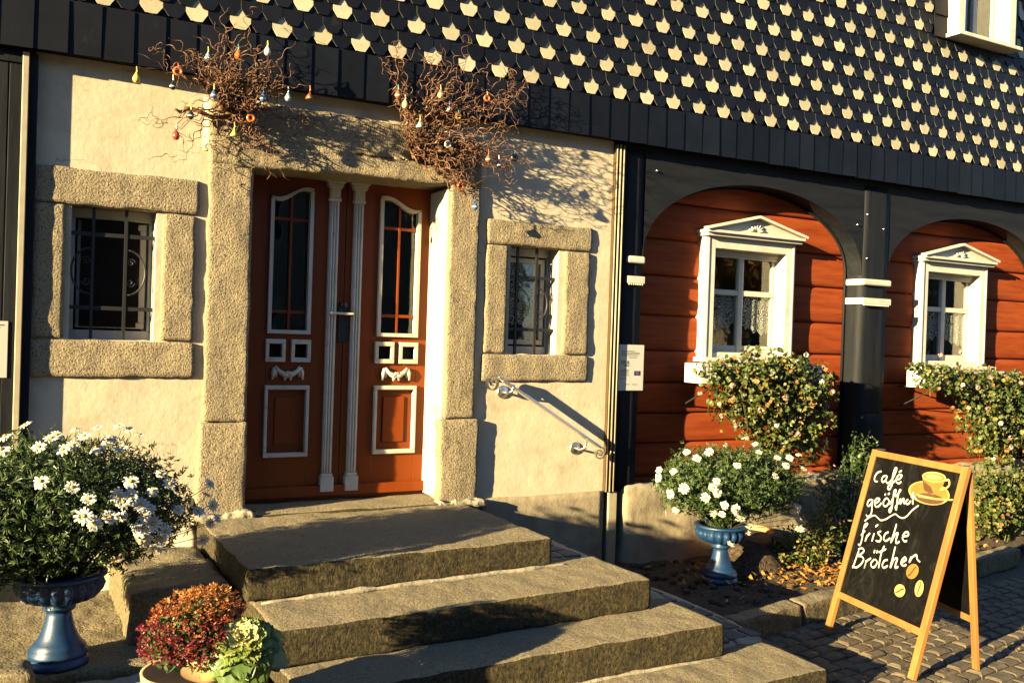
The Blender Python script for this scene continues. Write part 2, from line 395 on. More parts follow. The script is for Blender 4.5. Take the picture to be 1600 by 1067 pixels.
# stone surrounds
def surround(X0, x0, x1, X1, Z0, z0, z1, Z1, nm, mort):
    p = MB(); yf = -.022; yb_ = .004
    # irregular mortar bed
    p.stone(X0-.03, X1+.03, yb_, .03, Z0-.025, z0+.0, .05, .01, .01, 7)
    p.stone(X0-.03, X1+.03, yb_, .03, z1, Z1+.02, .05, .01, .01, 7)
    p.stone(X0-.03, x0, yb_, .03, z0, z1, .05, .01, .008, 7); p.stone(x1, X1+.03, yb_, .03, z0, z1, .05, .01, .008, 7)
    base = p.build('window_surround', plaster, H)
    a = MB(); a.stone(X0, X1, yf, .3, z1, Z1, .022, .011, .0055, 9); a.build('lintel_stone', granite, base)
    a = MB(); a.stone(X0-.01, X1, yf, .3, Z0, z0, .022, .011, .0055, 9, seed=1); a.build('sill_stone', granite, base)
    a = MB(); a.stone(X0, x0, yf, .3, z0+.006, z1-.006, .022, .011, .0055, 9, seed=2); a.build('jamb_stone', granite, base)
    a = MB(); a.stone(x1, X1-.01, yf, .3, z0+.006, z1-.006, .022, .011, .0055, 9, seed=3); a.build('jamb_stone', granite, base)
surround(.165, .335, .835, 1.03, 1.475, 1.68, 2.42, 2.62, 'L', 0)
surround(2.915, 3.085, 3.545, 3.77, 1.465, 1.65, 2.40, 2.57, 'R', 1)
def doorstone():
    p = MB()
    p.stone(1.045, 2.905, -.018, .02, 2.80, 3.11, .05, .01, .012, 6)
    base = p.build('door_surround', plaster, H)
    def fl(p): # soft chamfer outward near the reveals
        return p
    a = MB(); a.stone(1.08, 1.335, -.035, .36, 1.215, 2.745, .02, .012, .007, 6); a.build('jamb_stone', granite, base)
    a = MB(); a.stone(1.06, 1.340, -.05, .36, .64, 1.212, .02, .014, .007, 6, seed=2); a.build('jamb_base', granite, base)
    a = MB(); a.stone(2.63, 2.85, -.035, .36, 1.215, 2.765, .02, .012, .007, 6, seed=3, fmap=lambda p: Vector((p.x + (max(0, p.y)*.10 if p.x < 2.7 else 0), p.y, p.z))); a.build('jamb_stone', granite, base)
    a = MB(); a.stone(2.60, 2.885, -.05, .36, .64, 1.212, .02, .014, .007, 6, seed=4, fmap=lambda p: Vector((p.x + (max(0, p.y)*.2 if p.x < 2.7 else 0), p.y, p.z))); a.build('jamb_base', granite, base)
    def arch(p):
        k = max(0, 1-((p.x-1.96)/.9)**2)
        return Vector((p.x, p.y, p.z + (.05*k if p.z > 2.95 else -.0) + (.02*(p.x-1.96)/.9 if p.z < 2.9 else -.04*(p.x-1.07)/1.8)))
    a = MB(); a.stone(1.07, 2.85, -.045, .36, 2.745, 3.09, .02, .02, .009, 5, seed=5, fmap=arch); a.build('lintel_stone', granite, base)
    # smooth limewashed reveals
    a = MB(); a.box(2.612, 2.66, -.012, .325, .68, 2.74); a.build('reveal_plaster', plaster, base, .01)
    a = MB(); a.stone(1.30, 2.70, -.10, .36, .58, .668, .04, .015, .006, 5, seed=6); a.build('threshold', step_m, base)
doorstone()

# ------------------------------------------------------------------ door
def door():
    Y = .262
    d = MB(); 
    d.box(1.36, 1.395, Y-.03, Y+.06, .66, 2.84); d.box(2.672, 2.70, Y-.03, Y+.06, .66, 2.84); d.box(1.36, 2.70, Y-.02, Y+.06, 2.80, 2.86)
    D = d.build('double_door', door_m, H, .004)
    lo, hi = .672, 2.80
    def leaf(x0, x1, gx0, gx1, flip):
        m = MB(); yb = Y+.045
        # stiles and rails around the openings
        gz0, gz1 = 1.745, 2.66; s0, s1 = 1.57, 1.704; p0, p1 = .962, 1.41
        mid = (gx0+gx1)/2
        m.box(x0, gx0, Y, yb, lo, hi); m.box(gx1, x1, Y, yb, lo, hi)
        for a, b in ((gz1, hi), (s1, gz0), (p1, s0), (lo, p0)): m.box(gx0, gx1, Y, yb, a, b)
        m.box(mid-.02, mid+.02, Y, yb, s0, s1)
        lf = m.build('door_leaf', door_m, D, .003)
        # recessed panel
        m = MB(); m.box(gx0, gx1, Y+.022, Y+.04, p0, p1); m.box(gx0+.07, gx1-.07, Y+.012, Y+.022, p0+.07, p1-.07)
        m.build('lower_panel', door_m, D, .006)
        return gx0, gx1, gz0, gz1, s0, s1, p0, p1, mid
    def topcurve(x0, x1, z_lo, z_hi, flip, n=14):
        pts = []
        for i in range(n+1):
            t = i/n; u = 1-t if flip else t
            s = u*u*(3-2*u)
            z = z_lo + (z_hi-z_lo)*s - .012*math.sin(2*math.pi*u)
            pts.append((x0+(x1-x0)*t, z))
        return pts
    for (x0, x1, gx0, gx1, flip) in ((1.395, 2.012, 1.512, 1.79, False), (2.016, 2.672, 2.245, 2.54, True)):
        g0, g1, gz0, gz1, s0, s1, p0, p1, mid = leaf(x0, x1, gx0, gx1, flip)
        wd = .024
        # white glazing frame with ogee top
        top_o = topcurve(g0-.0, g1+.0, 2.615, 2.68, flip); top_i = [(x, z-wd) for x, z in topcurve(g0+wd, g1-wd, 2.615, 2.68, flip)]
        f = MB(); yf, yb = Y-.022, Y+.02
        f.box(g0, g0+wd, yf, yb, gz0, top_o[0][1]-wd*.6); f.box(g1-wd, g1, yf, yb, gz0, top_o[-1][1]-wd*.6)
        f.box(g0+wd, g1-wd, yf, yb, gz0, gz0+wd)
        for i in range(len(top_o)-1):
            f.prism([top_i[i], top_i[i+1], top_o[i+1], top_o[i]], yf, yb)
        f.build('glazing_frame', white, D)
        # spandrel above ogee
        sp = MB()
        for i in range(len(top_o)-1): sp.prism([(top_o[i][0], top_o[i][1]-.004), (top_o[i+1][0], top_o[i+1][1]-.004), (top_o[i+1][0], 2.70), (top_o[i][0], 2.70)], Y-.0015, Y+.03)
        sp.build('ogee_rail', door_m, D)
        gl = MB(); gl.box(g0+.003, g1-.003, Y+.024, Y+.030, gz0, gz1+.03); gl.build('glass_pane', glass, D)
        mu = MB(); mu.box(mid-.008, mid+.008, Y+.004, Y+.022, gz0+wd, 2.63)
        for zz in (2.475, 1.885): mu.box(g0+wd, g1-wd, Y+.006, Y+.021, zz-.010, zz+.010)
        mu.build('glazing_bar', door_m, D, .002)
        for a, b in ((g0-.008, mid-.018), (mid+.018, g1+.008)):
            q = MB(); t = .024; yf2 = Y-.02
            q.box(a, b, yf2, Y+.02, s0-.006, s0+t); q.box(a, b, yf2, Y+.02, s1-t, s1+.006)
            q.box(a, a+t, yf2, Y+.02, s0+t, s1-t); q.box(b-t, b, yf2, Y+.02, s0+t, s1-t)
            q.build('square_moulding', white, D, .004)
            q = MB(); q.box(a, b, Y+.03, Y+.036, s0, s1); q.build('square_pane', blackp, D)
        q = MB(); t = .022; a, b = g0-.006, g1+.006
        q.box(a, b, Y-.022, Y+.02, p0-.006, p0+t); q.box(a, b, Y-.022, Y+.02, p1-t, p1+.006)
        q.box(a, a+t, Y-.022, Y+.02, p0+t, p1-t); q.box(b-t, b, Y-.022, Y+.02, p0+t, p1-t)
        q.build('panel_moulding', white, D, .005)
        # carved garland: two tails, two swags, a rosette
        q = MB(); cx = mid + .0
        for s in (-1, 1):
            q.tube([(cx+s*.085, Y-.012, 1.53), (cx+s*.092, Y-.014, 1.50), (cx+s*.098, Y-.012, 1.452)], [.012, .016, .008], 7)
            q.tube([(cx+s*.085, Y-.012, 1.532), (cx+s*.075, Y-.013, 1.50), (cx+s*.076, Y-.012, 1.468)], [.013, .012, .006], 7)
            q.tube([(cx+s*.082, Y-.014, 1.532), (cx+s*.055, Y-.016, 1.503), (cx+s*.028, Y-.018, 1.487), (cx, Y-.018, 1.48)], [.013, .014, .018, .02], 8)
            q.tube([(cx+s*.015, Y-.018, 1.475), (cx+s*.02, Y-.016, 1.448)], [.014, .006], 6)
        for k in range(6):
            a = k*math.pi/3; q.tube([(cx, Y-.02, 1.487), (cx+.02*math.cos(a), Y-.03, 1.487+.02*math.sin(a))], [.012, .008], 6)
        q.build('garland_carving', white, D)
    # pilasters
    for cx in (1.925, 2.092):
        q = MB(); hw = .031
        q.box(cx-hw, cx+hw, Y-.028, Y+.002, .84, 2.62)
        for k in (-1, 0, 1): q.tube([(cx+k*.018, Y-.030, .85), (cx+k*.018, Y-.030, 2.61)], .0075, 6)
        q.box(cx-.045, cx+.045, Y-.042, Y+.002, .725, .82); q.box(cx-.038, cx+.038, Y-.036, Y+.002, .82, .842)
        for (a, z0, z1) in ((.040, 2.615, 2.635), (.034, 2.635, 2.70), (.046, 2.70, 2.715), (.052, 2.715, 2.735), (.064, 2.735, 2.755)):
            q.box(cx-a, cx+a, Y-.02-a*.5, Y+.002, z0, z1)
        q.build('pilaster', white, D, .003)
    # weather bar
    q = MB(); q.prism([(1.40, .70), (2.67, .70), (2.67, .765), (1.40, .765)], Y-.035, Y); q.build('weather_bar', door_m, D, .008)
    # handle
    hd = MB(); hd.box(1.975, 2.045, Y-.012, Y-.0, 1.70, 1.945); hd.tube([(2.01, Y-.006, 1.93), (2.01, Y-.006, 1.96)], .03, 12)
    hp = hd.build('lock_plate', iron, D, .004)
    q = MB(); z = 1.888
    q.tube([(2.055, Y-.012, z), (2.055, Y-.06, z)], .009, 8); q.tube([(2.06, Y-.06, z), (2.0, Y-.062, z), (1.93, Y-.06, z), (1.905, Y-.058, z+.002)], [.010, .009, .010, .013], 8)
    q.build('lever_handle', steel, D)
door()

# ------------------------------------------------------------------ barred windows
def barred(x0, x1, z0, z1, bx, hz, left):
    Yf = .14
    f = MB(); t = .055
    f.box(x0-.03, x1+.03, Yf, Yf+.06, z0-.02, z0+t); f.box(x0-.03, x1+.03, Yf, Yf+.06, z1-t, z1+.03)
    f.box(x0-.03, x0+t, Yf, Yf+.06, z0+t, z1-t); f.box(x1-t, x1+.03, Yf, Yf+.06, z0+t, z1-t)
    # inner sash
    a, b, c, d = x0+t+.012, x1-t-.012, z0+t+.012, z1-t-.012; s = .035
    f.box(a, b, Yf+.012, Yf+.05, c, c+s); f.box(a, b, Yf+.012, Yf+.05, d-s, d)
    f.box(a, a+s, Yf+.012, Yf+.05, c+s, d-s); f.box(b-s, b, Yf+.012, Yf+.05, c+s, d-s)
    W = f.build('barred_window', white2, H, .004)
    g = MB(); g.box(a+s-.01, b-s+.01, Yf+.03, Yf+.036, c+s-.01, d-s+.01); g.build('pane', glass, W)
    g = MB()
    if left: g.box(x0+.085, x1-.115, Yf-.008, Yf+.006, z0+.075, z1-.065); g.build('dark_panel', blackp, W)
    else:
        V = []; n = 24
        for i in range(n+1):
            x = a+s + (b-a-2*s)*i/n; yy = Yf+.07+.01*math.sin(i*1.1)
            V += [(x, yy, c+s+.10+.02*abs(math.sin(i*.5))), (x, yy, d-s)]
        g.add(V, [(2*i, 2*i+2, 2*i+3, 2*i+1) for i in range(n)]); g.build('curtain', lace, W)
    r = MB(); y = .045
    for x in bx: r.box(x-.008, x+.008, y-.008, y+.008, z0-.02, z1+.02)
    for z in hz: r.box(x0-.02, x1+.02, y-.004, y+.012, z-.011, z+.011)
    zc = (hz[0]+hz[1])/2; rad = (hz[0]-hz[1])/2*.62
    for cx, s in ((bx[0], -1), (bx[1], 1), ((bx[0]+bx[1])/2, 0)):
        if s: pts = [(cx + s*(.02 + rad*.62*(1-math.cos(t2))), y, zc+rad*math.sin(t2)*1.05) for t2 in [math.pi*(.5 - k/20*1.0)*1.0 + 0 for k in range(21)]]
        else: continue
        pts = [(cx + s*(.012+rad*.75*math.cos(t2)), y, zc+rad*math.sin(t2)) for t2 in [-math.pi/2+math.pi*k/18 for k in range(19)]]
        r.tube(pts, .006, 6)
        sp = [(cx + s*(.03+.025*math.cos(k*.55)*(1-k/18)), y, zc+rad*.45+.025*math.sin(k*.55)*(1-k/18)) for k in range(16)]; r.tube(sp, .004, 5)
        sp = [(p[0], p[1], 2*zc-p[2]) for p in sp]; r.tube(sp, .004, 5)
    r.build('iron_grille', iron, W)
barred(.335, .835, 1.68, 2.42, (.475, .645), (2.27, 1.86), True)
barred(3.085, 3.545, 1.65, 2.40, (3.19, 3.345), (2.19, 1.825), False)

# ------------------------------------------------------------------ log wall, posts and arches
def logs():
    m = MB(); zs = [.62, .72, .977, 1.208, 1.45, 1.70, 1.975, 2.285, 2.57, 2.86, 3.1]
    def seg(x0, x1, cut=None):
        for a, b in zip(zs, zs[1:]):
            if cut and b > cut[0] and a < cut[1]:
                if a < cut[0]: prof(x0, x1, a, cut[0], a, b)
                if b > cut[1]: prof(x0, x1, cut[1], b, a, b)
                continue
            prof(x0, x1, a, b, a, b)
    def prof(x0, x1, a, b, A, Bz):
        pts = []
        for t in (0, .03, .08, .2, .5, .8, .92, .97, 1):
            z = A+(Bz-A)*t
            if z < a or z > b: continue
            e = min(t, 1-t); y = .185 + .03*math.exp(-e/.025) - .006*math.sin(math.pi*t)
            pts.append((y, z))
        if not pts: return
        if pts[0][1] > a+1e-4: pts.insert(0, (.185, a))
        if pts[-1][1] < b-1e-4: pts.append((.185, b))
        n = max(1, int((x1-x0)/.25)); V = []
        for i in range(n+1):
            x = x0+(x1-x0)*i/n
            for y, z in pts: V.append((x, y+.003*noise.noise(Vector((x*3, z*5, 0))), z + .003*noise.noise(Vector((x*2, z*3, 5)))))
        k = len(pts)
        m.add(V, [(i*k+j, (i+1)*k+j, (i+1)*k+j+1, i*k+j+1) for i in range(n) for j in range(k-1)], 0, True)
    for dx, dz in ((0, 0), (2.57, -.03)):
        wx0, wx1, wz0, wz1 = 5.0+dx, 5.84+dx, 1.68+dz, 2.56+dz
        L, Rr = (4.15, 6.75) if dx == 0 else (6.75, 9.5)
        seg(L, wx0); seg(wx1, Rr); seg(wx0, wx1, (wz0, wz1))
    seg(9.5, 10.2)
    m.box(4.0, 10.2, .3, .34, .3, .64); 
    m.build('log_wall', log_m, H)
logs()
def frame():
    F = MB()
    F.box(4.02, 10.2, .0, .17, 3.18, 3.236)
    base = F.build('timber_frame', timber_h, H)
    # arches
    for (xa, xb, zs, zt) in ((4.235, 6.585, 2.40, 3.045), (6.905, 9.24, 2.40, 3.01)):
        m = MB(); n = 40; c = (xa+xb)/2; a = (xb-xa)/2; pts = []
        for i in range(n+1):
            t = math.pi*(1-i/n); pts.append((c+a*math.cos(t), zs+(zt-zs)*math.sin(t)**.92))
        for (x0, z0), (x1, z1) in zip(pts, pts[1:]):
            m.add([(x0, 0, z0), (x1, 0, z1), (x1, 0, 3.18), (x0, 0, 3.18)], [(0, 1, 2, 3)])
            m.add([(x0, 0, z0), (x0, .21, z0), (x1, .21, z1), (x1, 0, z1)], [(0, 1, 2, 3)], 0, True)
        m.build('arch_board', timber_h, base)
        # slim trim where the logs meet the arch
        t = MB(); tr = [(x*1.0, .165, z) for x, z in pts]
        tr2 = [(xa+.0, .165, .70)] + [(c+(x-c)*.985, y, zs+(z-zs)*.985) for x, y, z in tr] + [(xb-.02, .165, .70)]
        t.tube(tr2[1:], .012, 6); t.build('arch_trim', timber, base)
    # posts
    m = MB(); m.stone(4.03, 4.235, .004, .21, .67, 3.18, .06, .006, .003, 2)
    m.build('post', timber, base)
    m = MB(); m.stone(6.585, 6.905, -.008, .21, .70, 3.18, .06, .01, .005, 2); m.stone(6.60, 6.89, -.04, .2, .62, 1.2, .05, .02, .008, 3); m.build('post', timber, base)
    m = MB(); m.stone(9.24, 9.56, -.008, .21, .70, 3.18, .06, .01, .005, 2); m.build('post', timber, base)
    # white capital bands
    for (x0, x1, zz, y0) in ((4.09, 4.25, (2.345, 2.195), -.02), (6.57, 6.92, (2.315, 2.15), -.045), (9.22, 9.58, (2.29, 2.13), -.045)):
        for k, z in enumerate(zz):
            q = MB(); q.box(x0, x1, y0, .2, z, z+.055)
            if k == 1:
                xx = x0+.012
                while xx < x1-.02: q.box(xx, xx+.010, y0-.003, y0+.02, z-.012, z); xx += .02
            q.build('white_band', white, base, .014)
    # bolts
    for x, z in ((4.33, 3.05), (6.62, 2.93), (6.83, 2.82), (6.5, 2.83), (6.63, 2.55)):
        q = MB(); q.tube([(x, .005, z), (x, -.018, z)], .007, 7); q.build('bolt', steel, base)
frame()

# ------------------------------------------------------------------ ground-floor windows
def window(dx, dz):
    X = lambda v: v+dx
    Zz = lambda v: v+dz
    x0, x1, z0, z1 = 5.03, 5.80, 1.70, 2.53
    f = MB(); yf, yb = .105, .26
    f.box(X(4.93), X(x0), yf, yb, Zz(1.655), Zz(2.62)); f.box(X(x1), X(5.90), yf, yb, Zz(1.655), Zz(2.62))
    f.box(X(x0), X(x1), yf, yb, Zz(z1), Zz(2.62)); f.box(X(x0), X(x1), yf+.02, yb, Zz(1.655), Zz(z0))
    f.box(X(4.945), X(4.965), yf-.008, yf+.01, Zz(1.66), Zz(2.61)); f.box(X(5.865), X(5.885), yf-.008, yf+.01, Zz(1.66), Zz(2.61))
    W = f.build('white_window', white, H, .004)
    # cornice and pediment
    c = MB(); c.box(X(4.905), X(5.925), .055, .2, Zz(2.62), Zz(2.645)); c.box(X(4.89), X(5.94), .03, .2, Zz(2.645), Zz(2.668)); 
    c.prism([(X(4.90), Zz(2.668)), (X(5.93), Zz(2.668)), (X(5.415), Zz(2.80))], .062, .2)
    for s in (-1, 1):
        a = Vector((X(5.415), .045, Zz(2.802))); b = Vector((X(5.415+s*.54), .045, Zz(2.674)))
        c.bar(a, b, (0, .03, 0), Vector((s*.003, 0, .011)))
    pd = c.build('pediment', white, W, .003)
    s = MB()
    for k in range(7):
        a = math.pi*(k+.5)/7; s.tube([(X(5.415+.015*math.cos(a)), .058, Zz(2.682+.015*math.sin(a))), (X(5.415+.085*math.cos(a)), .058, Zz(2.682+.062*math.sin(a)))], [.004, .010], 6)
    s.build('shell_carving', white, pd)
    # sashes
    y = .235; s = MB(); xm = 5.415; zm = 2.19
    s.box(X(x0), X(x0+.035), y, y+.03, Zz(z0), Zz(z1)); s.box(X(x1-.035), X(x1), y, y+.03, Zz(z0), Zz(z1))
    s.box(X(x0), X(x1), y+.002, y+.028, Zz(z0), Zz(z0+.055)); s.box(X(x0), X(x1), y-.03, y+.028, Zz(z1-.055), Zz(z1))
    s.box(X(xm-.026), X(xm+.026), y-.012, y+.03, Zz(z0), Zz(z1)); s.box(X(x0), X(x1), y-.008, y+.025, Zz(zm-.022), Zz(zm+.022))
    s.box(X(x0), X(x1), y-.045, y, Zz(z1-.03), Zz(z1)); s.build('sash', white, W, .003)
    for a, b in ((x0+.03, xm-.02), (xm+.02, x1-.03)):
        for c0, c1 in ((z0+.05, zm-.02), (zm+.02, z1-.05)):
            q = MB(); q.box(X(a), X(b), y+.012, y+.016, Zz(c0), Zz(c1)); q.build('pane', glass, W)
    # curtain halves with scalloped hems
    for a, b, e in ((x0+.02, xm-.01, 0), (xm+.01, x1-.02, 1)):
        q = MB(); n = 40; V = []
        for i in range(n+1):
            t = i/n; x = a+(b-a)*t; yy = y+.030+.006*math.sin(t*22)
            zb = 1.86 + .025*abs(math.sin(t*math.pi*4)) + (.09*(t if e == 0 else 1-t)**2 - .02)
            V += [(X(x), yy, Zz(zb)), (X(x), yy, Zz(zm+.02))]
        q.add(V, [(2*i, 2*i+2, 2*i+3, 2*i+1) for i in range(n)]); q.build('lace_curtain', lace, W)
    q = MB(); q.box(X(4.90), X(5.93), .0, .26, Zz(1.62), Zz(1.658)); q.build('window_sill', white, W, .006)
    q = MB(); q.box(X(4.96), X(5.87), .27, .9, Zz(1.60), Zz(1.70)); q.box(X(4.8), X(6.0), .9, .92, Zz(1.4), Zz(2.7)); q.build('inner_board', lens_dark, W)
window(0, 0); window(2.57, -.03)
def upperwin():
    Y = -.12
    f = MB(); z0, z1 = 4.62, 5.9
    f.box(7.47, 7.56, Y-.09, .1, z0, z1); f.box(8.20, 8.29, Y-.09, .1, z0, z1); f.box(7.56, 8.20, Y-.09, .1, z1-.09, z1)
    W = f.build('upper_window', white, H, .004)
    q = MB(); q.box(7.44, 8.35, Y-.13, -.02, 4.585, 4.62); q.build('window_sill', white, W, .006)
    q = MB(); q.box(7.56, 7.61, Y+.06, Y+.1, z0, z1-.09); q.box(8.15, 8.2, Y+.06, Y+.1, z0, z1-.09); q.box(7.56, 8.2, Y+.062, Y+.098, z0, z0+.06); q.box(7.86, 7.91, Y+.05, Y+.1, z0, z1-.09); q.build('sash', white, W, .004)
    for a, b in ((7.60, 7.87), (7.90, 8.16)):
        q = MB(); q.box(a, b, Y+.08, Y+.084, z0+.05, z1-.1); q.build('pane', glass, W)
    q = MB(); V = []
    for i in range(31):
        x = 7.58+.6*i/30; V += [(x, Y+.13+.015*math.sin(i*1.3), z0+.02), (x, Y+.13+.015*math.sin(i*1.3), z1-.1)]
    q.add(V, [(2*i, 2*i+2, 2*i+3, 2*i+1) for i in range(30)]); q.build('curtain', plain('blue_curtain', (.16, .26, .30), .9), W)
upperwin()

# ------------------------------------------------------------------ slate cladding
def cladding():
    m = MB(); r = random.Random(11); w_ = .1225; e = .0905; zb0 = 3.508; X0 = 4.155-.061; Yb = -.078
    wx0, wx1, wz = 7.46, 8.36, 4.585
    nrows = 26
    for row in range(nrows):
        zb = zb0 + row*e - (.011 if row % 2 else 0); off = (row % 2)*w_/2
        i0 = int((-2.2-X0)/w_); i1 = int((10.2-X0)/w_)
        for i in range(i0, i1):
            xc = X0 + w_/2 + i*w_ + off
            if wx0-.16 < xc < wx1+.16 and zb > wz-.04: continue
            cream = (row % 2 == 0) and ((i + (row//2)) % 2 == 0)
            if wx0-.2 < xc < wx1+.2 and zb > wz-.12: cream = False
            hw = w_/2-.0012+r.uniform(-.0008, .0008); tz = r.uniform(-.002, .002); tl = r.uniform(-.0015, .0015); tx = r.uniform(-.0015, .0015)
            k = r.uniform(.9, 1.1)
            pr = [(-hw, .185), (-hw, .046*k), (-hw*.79, .028*k), (-.030, .002), (0, 0), (.030, .002), (hw*.79, .028*k), (hw, .046*k), (hw, .185)]
            yo = lambda x, z: Yb - .020 + z*.105 + tl + tx*x/hw
            T = .0055
            V = [(xc+x, yo(x, z), zb+tz+z) for x, z in pr] + [(xc+x, yo(x, z)+T, zb+tz+z) for x, z in pr]
            n = len(pr)
            m.add(V, [tuple(range(n))], 1 if cream else 0)
            m.add(V, [(j, j+n, j+n+1, j+1) for j in range(n-1)], 1 if cream else 2)
    # plain rectangular border beside the upper window
    for xa, xb in ((wx0-.17, wx0+.0), (wx1-.06, wx1+.13)):
        z = wz-.01; k = 0
        while z < 5.9:
            V = [(xa+.002, Yb-.032, z), (xb-.002, Yb-.030, z), (xb-.002, Yb-.014, z+.235), (xa+.002, Yb-.014, z+.235)]
            V2 = [(a, b+.007, c) for a, b, c in V]
            m.add(V+V2, [(0, 1, 2, 3), (0, 3, 7, 4), (0, 4, 5, 1), (1, 5, 6, 2)], 0); z += .2
    m.box(-2.2, 7.5, Yb+.004, .5, 3.24, 6.2, 0); m.box(7.5, 8.26, Yb+.004, .5, 3.24, 4.6, 0); m.box(8.26, 10.2, Yb+.004, .5, 3.24, 6.2, 0); m.box(7.5, 8.26, Yb+.004, .5, 5.88, 6.2, 0)
    m.build('slate_cladding', [slate, cream_slate, slate_edge], H)
    b = MB(); x = -2.2
    while x < 10.2:
        ww = .168+r.uniform(-.006, .006); t = r.uniform(-.003, .003); zb = 3.212+r.uniform(-.004, .004); zt = 3.500 + r.uniform(-.002, .002)
        V = [(x-.012, Yb-.022+t, zb), (x+ww-.006, Yb-.030+t, zb+.002), (x+ww-.004, Yb-.024, zt), (x-.012, Yb-.016, zt)]
        V2 = [(a, c+.007, d) for a, c, d in V]
        b.add(V+V2, [(0, 1, 2, 3), (4, 5, 1, 0), (0, 3, 7, 4), (1, 5, 6, 2)], 0)
        x += ww
    b.box(-2.2, 10.2, -.085, .0, 3.222, 3.24, 0)
    b.box(-2.2, 10.2, -.088, -.055, 3.24, 3.485, 0)
    b.build('slate_border', slate, H)
cladding()
# left: dark boarded neighbour part with white strip
def leftpart():
    m = MB(); x = -2.2
    while x < .08:
        m.box(x, x+.136, -.04, .3, .0, 3.2); x += .14
    m.build('board_cladding', timber, H, .004)
    m = MB(); m.box(.100, .132, -.062, .01, .60, 3.20); m.build('white_strip', cream_p, H, .004)
    m = MB(); m.box(.132, .165, -.03, .02, .60, 3.22); m.box(-2.2, .1, -.05, -.04, 3.14, 3.2); m.build('corner_board', timber, H)
leftpart()

# ================================================================== across the street (unseen; houses added to block sky, some mirrored in the panes)
def across():
    for i, (x0, x1, h, rf, lab) in enumerate(((-19, -8.5, 6.2, 4.2, 'pale gabled house across the street, unseen, added to block sky'), (-7.5, 12.5, 5.6, 4.6, 'broad house with a high brown roof across the street, mirrored in the panes'), (24, 38, 3.0, 4.5, 'grey gabled house across the street further right, mirrored in the panes'))):
        T = thing('opposite_house', lab, 'house', ((x0+x1)/2, -16, 0), 'houses across the street')
        m = MB(); m.box(x0, x1, -24, -16, 0, h); m.build('wall', opp_wall, T)
        m = MB(); y0, y1 = -15.5, -24.5; ym = -20
        m.add([(x0-.4, y0, h-.2), (x1+.4, y0, h-.2), (x1+.4, ym, h+rf), (x0-.4, ym, h+rf), (x0-.4, y1, h-.2), (x1+.4, y1, h-.2)], [(0, 1, 2, 3), (3, 2, 5, 4), (0, 3, 4), (1, 5, 2)]); m.build('roof', opp_roof, T)
        for k in range(4):
            for z in (1.1, 3.8):
                x = x0+1.2+k*(x1-x0-2.4)/3
                f = MB(); f.box(x-.5, x+.5, -16, -15.95, z, z+1.3); fo = f.build('window', white, T)
                f = MB(); f.box(x-.42, x+.42, -15.95, -15.94, z+.08, z+1.22); f.build('pane', blackp, fo)
    r = random.Random(77)
    for i, (x, y, h) in enumerate(((18.0, -12.6, 5.6), (21.5, -14.5, 6.4), (-22.5, -17, 6))):
        T = thing('street_tree', ['tall autumn tree across the street, mirrored in the first bay window', 'second autumn tree across the street beside the grey house', 'bare tree across the street far left'][i], 'tree', (x, y, 0), 'trees across the street')
        m = MB(); m.tube([(x, y, 0), (x+.1, y, h*.35), (x-.1, y+.1, h*.8)], [.22, .17, .06], 10)
        for k in range(14):
            a = k*2.4; zz = h*(.32+.035*k); m.tube([(x, y, zz), (x+1.1*math.cos(a), y+1.1*math.sin(a), zz+.7), (x+1.9*math.cos(a), y+1.9*math.sin(a), zz+1.5)], [.08, .05, .02], 6)
        m.build('trunk', twig_m, T)
        m = MB(); leafblob(m, [(x, y, h*.68, 2.4, 2.2, 2.2), (x+1.2, y+.4, h*.55, 1.5, 1.5, 1.2), (x-1.3, y, h*.6, 1.4, 1.5, 1.3)], 3600, .26, r, 'pointed'); m.build('crown', autumn, T)

# ================================================================== notice plates
def plate(nm, label, x0, x1, y, z0, z1, kind):
    T = thing(nm, label, 'sign', ((x0+x1)/2, y, z0))
    m = MB(); m.box(x0, x1, y-.004, y+.001, z0, z1); m.build('panel', plastic_w, T, .002)
    yy = y-.0052; l = MB(); wd = x1-x0; h = z1-z0; r = random.Random(5)
    def line(u0, u1, v, t=.0022): l.box(x0+u0*wd, x0+u1*wd, yy-.0004, yy+.0012, z0+v*h-t, z0+v*h+t)
    if kind == 1:
        for v, a, b in ((.86, .12, .62), (.83, .12, .80), (.80, .10, .84), (.765, .12, .74), (.72, .4, .72), (.45, .08, .42), (.425, .1, .4), (.395, .08, .42), (.365, .1, .38), (.33, .1, .45), (.26, .08, .34), (.135, .25, .46), (.135, .58, .75)):
            u = a
            while u < b:
                e = min(b, u+r.uniform(.04, .11)); line(u, e, v, .0018); u = e+.012
        line(.24, .42, .545, .004)
        l.build('printed_text', ink, T)
        q = MB(); q.box(x0+.63*wd, x0+.87*wd, yy-.0004, yy+.0012, z0+.33*h, z0+.43*h); q.build('flag_emblem', ink_blue, T)
        q = MB(); cx, cz = x0+.75*wd, z0+.38*h
        for k in range(12):
            a = k*math.pi/6; q.box(cx+.009*math.cos(a)-.001, cx+.009*math.cos(a)+.001, yy-.0012, yy, cz+.009*math.sin(a)-.001, cz+.009*math.sin(a)+.001)
        q.build('flag_stars', yellow_c, T)
        cu = bpy.data.curves.new('t', 'FONT'); cu.body = 'EPLR'; cu.size = .036; cu.extrude = .0004
        to = bpy.data.objects.new('t', cu); C.objects.link(to); dg = bpy.context.evaluated_depsgraph_get()
        me = bpy.data.meshes.new_from_object(to.evaluated_get(dg)); bpy.data.objects.remove(to)
        o = bpy.data.objects.new('lettering', me); C.objects.link(o); o.parent = T; me.materials.clear(); me.materials.append(ink)
        o.rotation_euler = (R(90), 0, 0); o.location = (-wd*.39, -.0054, h*.575)
    else:
        for v, a, b in ((.93, .1, .9), (.89, .2, .8), (.84, .1, .6)): line(a, b, v)
        l.build('printed_text', ink, T)
